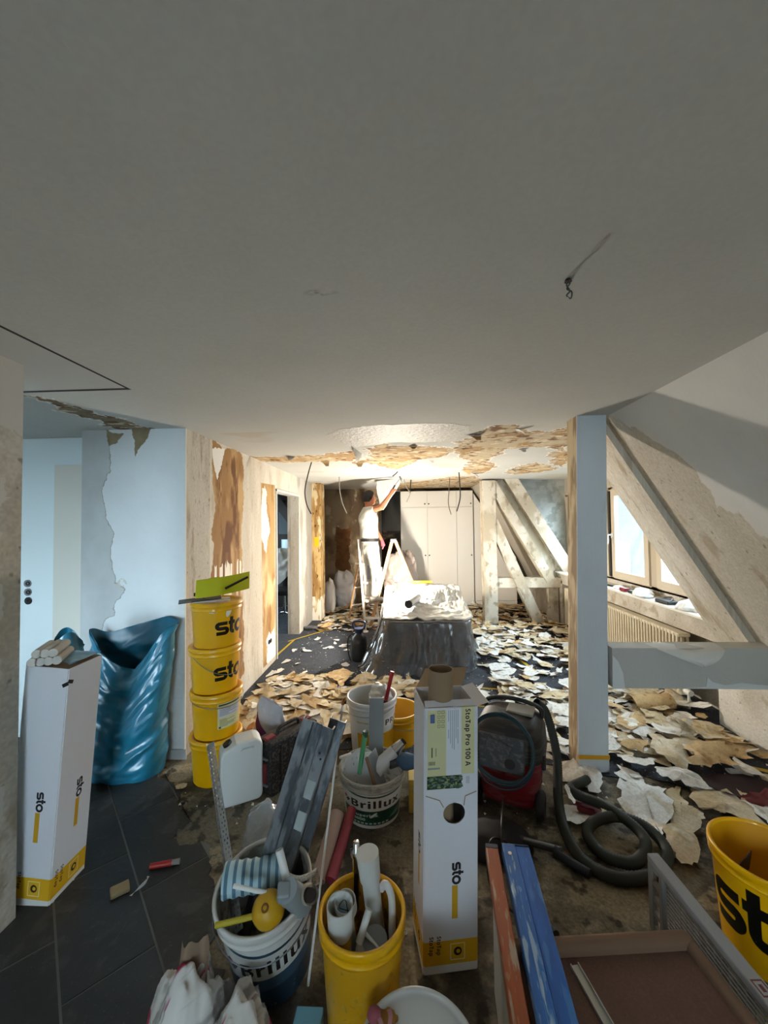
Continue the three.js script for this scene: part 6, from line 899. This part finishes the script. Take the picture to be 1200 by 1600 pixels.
for (const [x0, x1, z0, z1, n, [s0, s1], w, where] of zones) {
  const total = w.reduce((a, b) => a + b, 0);
  for (let i = 0; i < n; i++) {
    const x = rr(x0, x1), z = rr(z0, z1), s = s0 + (s1 - s0) * Math.pow(rnd(), 1.6); let t = rnd() * total, c = 0; while ((t -= w[c]) > 0) c++;
    const k = Math.floor(rnd() * SCRAPS.length), turn = rnd() * 6.28, pile = n > 80 ? 0.07 * Math.pow(rnd(), 1.5) : 0.012 * rnd(), tip = [rr(-0.16, 0.16), rr(-0.16, 0.16)];
    if (blocked(x, z)) continue;
    const side = (z - z0) / (z1 - z0) > 0.66 ? ', near side,' : (z - z0) / (z1 - z0) < 0.33 ? ', far side,' : '';
    all.push({ side, x, y: 0.009 + pile + s * 0.1 * Math.abs(tip[0] + tip[1]), z, s: s * 1.25, c, k, turn, tip, where, shows: s * s / (x * x + z * z) });
  }
}
all.sort((a, b) => b.shows - a.shows);
const proto = new Map(), rest = PAPER.map(() => []);
all.forEach((a, i) => {
  if (i < 285) {
    const o = new THREE.Mesh(SCRAPS[a.k].g, PAPER[a.c][1]); o.name = numbered('wallpaper_scrap'); o.castShadow = o.receiveShadow = true;
    o.position.set(a.x, a.y, a.z); o.rotation.set(a.tip[0], a.turn, a.tip[1]); o.scale.setScalar(a.s); scene.add(o);
    const size = a.s > 0.36 ? 'large' : a.s > 0.28 ? 'sizeable' : a.s > 0.2 ? 'medium' : 'small', say = `${size} ${SCRAPS[a.k].curl} ${SCRAPS[a.k].form} ${PAPER[a.c][0]} wallpaper scrap${a.side} ${a.where}`;
    tag(o, say, 'wallpaper scrap', `${PAPER[a.c][0]} scraps ${a.where}`);
  } else { const g = SCRAPS[a.k].g.clone(); g.applyMatrix4(new THREE.Matrix4().compose(V(a.x, a.y, a.z), new THREE.Quaternion().setFromEuler(new THREE.Euler(a.tip[0], a.turn, a.tip[1])), V(a.s, a.s, a.s))); rest[a.c].push(g); }
});
{ const geos = [], mats = []; rest.forEach((l, c) => { if (l.length) { geos.push(join(l)); mats.push(PAPER[c][1]); } }); const o = new THREE.Mesh(mergeGeometries(geos, true), mats); o.name = 'wallpaper_litter'; o.castShadow = o.receiveShadow = true; o.userData = { kind: 'stuff', label: 'smaller torn wallpaper scraps strewn over the floor', category: 'litter' }; scene.add(o); }
// tiny crumbs of plaster
{ const c = new THREE.InstancedMesh(new THREE.TetrahedronGeometry(0.009), mat(0xcfc9bb, 0.9), 900), m = new THREE.Matrix4(); for (let i = 0; i < 900; i++) { const x = rr(-1.5, 2.5), z = rr(-6.5, -2.2); m.compose(V(x, 0.012, z), new THREE.Quaternion().setFromEuler(new THREE.Euler(rnd() * 6, rnd() * 6, 0)), V(1, 0.6, 1).multiplyScalar(rr(0.4, 1.5))); c.setMatrixAt(i, m); } c.name = 'plaster_crumbs'; c.userData = { kind: 'stuff', label: 'tiny white plaster crumbs on carpet and screed', category: 'crumbs' }; c.castShadow = c.receiveShadow = true; scene.add(c); }
// large sheets on the right
const SHEETS = [
  ['broad white sheet of wallpaper with a cut straight edge beside the hose', 0, 0.03, [[1.442, -2.81], [1.549, -2.737], [1.522, -2.597], [1.626, -2.576], [1.532, -2.377], [1.372, -2.223], [1.329, -2.145], [1.314, -2.265], [1.257, -2.399], [1.331, -2.579]]],
  ['beige backing sheet joined to the broad white sheet behind the yellow bucket', 3, 0.028, [[1.607, -2.558], [1.725, -2.591], [1.638, -2.411], [1.663, -2.323], [1.577, -2.229], [1.413, -2.026], [1.33, -2.016], [1.334, -2.137], [1.376, -2.223], [1.532, -2.377]]],
  ['beige wallpaper sheet lying across the middle of the right pile', 3, 0.06, [[1.844, -3.131], [2.007, -3.025], [1.967, -2.857], [1.848, -2.677], [1.807, -2.732], [1.739, -2.85]]],
  ['large tan kite shaped sheet in the right pile', 4, 0.075, [[1.996, -2.939], [2.27, -2.998], [2.31, -2.999], [2.202, -2.729], [2.079, -2.74], [1.872, -2.698]]],
  ['long pale sheet running back towards the radiator', 3, 0.05, [[2.098, -3.386], [2.224, -3.22], [2.233, -2.962], [2.018, -2.956], [1.975, -3.007], [2.01, -3.214]]],
  ['long narrow white sheet in front of the tan kite shaped one', 1, 0.05, [[1.653, -2.741], [1.807, -2.732], [1.872, -2.65], [1.887, -2.547], [1.77, -2.556], [1.643, -2.643]]],
  ['small tan sheet folded up beside the papered post', 4, 0.07, [[1.634, -3.087], [1.775, -3.001], [1.663, -2.88], [1.555, -2.96]]],
  ['white crinkled sheet at the back beside the papered post', 0, 0.06, [[1.667, -3.288], [1.88, -3.337], [1.984, -3.174], [1.82, -3.093], [1.677, -3.165]]],
  ['beige sheet with dark gap behind the right yellow bucket', 3, 0.04, [[1.692, -2.481], [1.973, -2.562], [2.015, -2.456], [1.945, -2.256], [1.814, -2.362], [1.682, -2.39]]],
  ['white sheet at the right edge beside the red cloth', 1, 0.04, [[1.976, -2.466], [2.11, -2.415], [1.99, -2.257], [1.981, -2.296]]],
  ['torn white sheet at the foot of the papered post', 0, 0.045, [[1.487, -2.924], [1.587, -2.846], [1.729, -2.834], [1.634, -2.756], [1.505, -2.767]]],
  ['pale sheet near the knee wall right of the kite shaped one', 1, 0.05, [[2.273, -2.882], [2.313, -2.677], [2.169, -2.659], [2.184, -2.729]]],
  ['light grey sheet pushed against the post and the vacuum hose', 1, 0.02, [[1.036, -2.798], [1.183, -2.839], [1.277, -2.805], [1.252, -2.625], [1.179, -2.515], [1.007, -2.617]]],
];
SHEETS.forEach(([label, c, y, o], i) => solo('wallpaper_sheet', leafGeo(o, 6, (x, z, k) => y + 0.05 * (vn(x * 6 + i * 5, z * 6) - 0.3) - 0.01 * k + 0.02 * Math.abs(fbm(x * 12, z * 12 + i, 3) * 2 - 1), 5), PAPER[c][1], label, 'wallpaper'));
solo('wallpaper_sheet', sheet(24, 10, (u, v) => { const a = v * 4.2; return [2.0 + 0.36 * u, 0.075 + 0.06 * Math.sin(a) + 0.01 * vn(u * 8, v * 4), -3.62 - 0.09 * Math.cos(a) - 0.04 * u]; }), PAPER[4][1], 'rolled tan wallpaper strip lying in the litter under the low beam', 'wallpaper');
solo('wallpaper_sheet', leafGeo([[0.979, -2.509], [0.993, -2.487], [0.968, -2.339], [0.944, -2.309], [0.945, -2.389]], 3, (x, z) => 0.08 + 0.1 * (z + 2.5), 3), PAPER[1][1], 'slender white sliver standing in the loop of the hose', 'wallpaper');
solo('wallpaper_sheet', leafGeo([[1.123, -2.394], [1.142, -2.33], [1.19, -2.289], [1.14, -2.259], [1.096, -2.295]], 3, (x, z) => 0.07 + 0.2 * (x - 1.1), 3), PAPER[3][1], 'small beige triangle of wallpaper above the hose coil', 'wallpaper');
solo('wallpaper_sheet', sheet(8, 12, (u, v) => [2.08 + 0.1 * u + 0.02 * Math.sin(v * 4), 0.06 + 0.12 * v * (1 - 0.4 * u), -3.12 - 0.05 * Math.sin(u * 3) - 0.03 * v]), PAPER[3][1], 'cream piece standing upright in the right pile before the knee wall', 'wallpaper');
const redM = mat(0x5c0f18, 0.85);
solo('red_cloth', leafGeo([[1.979, -2.49], [2.209, -2.57], [2.25, -2.5], [2.15, -2.39], [1.995, -2.42]], 5, (x, z) => 0.03 + 0.03 * vn(x * 20, z * 20), 4), redM, 'dark red cloth among the paper at the right edge', 'cloth');
solo('red_cloth', leafGeo([[0.99, -2.42], [1.157, -2.43], [1.2, -2.33], [0.981, -2.33]], 5, (x, z) => 0.02 + 0.03 * vn(x * 20, z * 20), 4), redM, 'dark red cloth under the hose beside the vacuum', 'cloth');
solo('dark_carpet_offcut', leafGeo([[1.85, -2.7], [2.2, -2.72], [2.35, -2.6], [2.1, -2.5], [1.9, -2.55]], 4, (x, z) => 0.02 + 0.02 * vn(x * 9, z * 9), 4), mat(0x2a1412, 0.95), 'dark brown carpet offcut showing between the sheets at the right', 'carpet offcut');
solo('orange_paper_ball', nets((x, y, z) => Math.max(-y, Math.hypot(x, y * 1.3, z) - 0.1 - 0.05 * (Math.abs(vn3(x * 26, y * 26, z * 26) * 2 - 1))), [-0.22, -0.01, -0.22], [0.22, 0.2, 0.22], 0.011), mat(0xb07a42, 0.85), 'crumpled orange brown paper beside the bucket stack', 'paper', undefined, [-1.2, 0.008, -3.15]);
// yellow tape strips on the carpet
const tapeM = mat(0xb99a14, 0.6), tapes = [['yellow tape strip slanting from the doorway', [-1.66, -5.03], [-1.62, -5.72], 0.03], ['yellow tape strip crossing towards the ladders', [-1.689, -5.63], [-1.249, -6.24], 0.03], ['wide yellow tape strip on the carpet right of the sofa', [1.33, -5.4], [1.473, -4.54], 0.04], ['yellow tape strip across the carpet behind the vacuum', [0.6, -4.1], [1.164, -4.03], 0.022], ['yellow tape strip beside the top of the tall carton', [0.4, -3.72], [0.85, -3.66], 0.022], ['yellow tape strip near the knee wall', [2.2, -2.9], [2.6, -2.7], 0.04], ['yellow tape strip right of the white and yellow bucket', [0.0, -3.55], [0.3, -3.53], 0.02]];
for (const [label, a, b, w] of tapes) solo('floor_tape', bar([a[0], 0.0075, a[1]], [b[0], 0.0075, b[1]], w, 0.0012, V(0, 1, 0)), tapeM, label, 'tape');
solo('carpet_cord', new THREE.TubeGeometry(new THREE.CatmullRomCurve3([V(-1.62, 0.04, -6.25), V(-1.5, 0.03, -6.35), V(-1.4, 0.03, -6.28), V(-1.46, 0.05, -6.2), V(-1.58, 0.04, -6.22)]), 30, 0.02, 8), mat(0x55585c, 0.7), 'grey coiled cord at the foot of the door jamb', 'cord');
// the person who takes the photograph stands just behind the camera and shades the foreground
{
  const p = thing('person', 'person in dark clothes standing behind the camera', 'person', [0.05, 0, 0.42]);
  const f = (x, y, z) => { const q = [x, y, z]; let d = cone(q, [0, 1.0, 0], [0, 1.38, 0], 0.15, 0.17); for (const s of [-1, 1]) { d = smin(d, cone(q, [s * 0.16, 1.4, 0], [s * 0.2, 1.2, -0.1], 0.06, 0.05), 0.05); d = smin(d, cone(q, [s * 0.2, 1.2, -0.1], [s * 0.06, 1.5, -0.24], 0.048, 0.035), 0.03); d = smin(d, cone(q, [s * 0.09, 0.95, 0], [s * 0.11, 0.5, 0.0], 0.095, 0.065), 0.05); d = smin(d, cone(q, [s * 0.11, 0.5, 0], [s * 0.12, 0.08, 0.02], 0.062, 0.045), 0.04); d = smin(d, cone(q, [s * 0.12, 0.05, 0.02], [s * 0.13, 0.04, -0.17], 0.05, 0.04), 0.03); } d = smin(d, cone(q, [0, 1.42, 0], [0, 1.55, -0.01], 0.07, 0.055), 0.05); return smin(d, Math.hypot(x / 0.078, (y - 1.66) / 0.118, (z + 0.02) / 0.095) * 0.08 - 0.08, 0.02); };
  part('body', nets(f, [-0.34, -0.02, -0.32], [0.34, 1.82, 0.22], 0.022), mat(0x23262c, 0.85), p);
}
renderer.render(scene, camera);
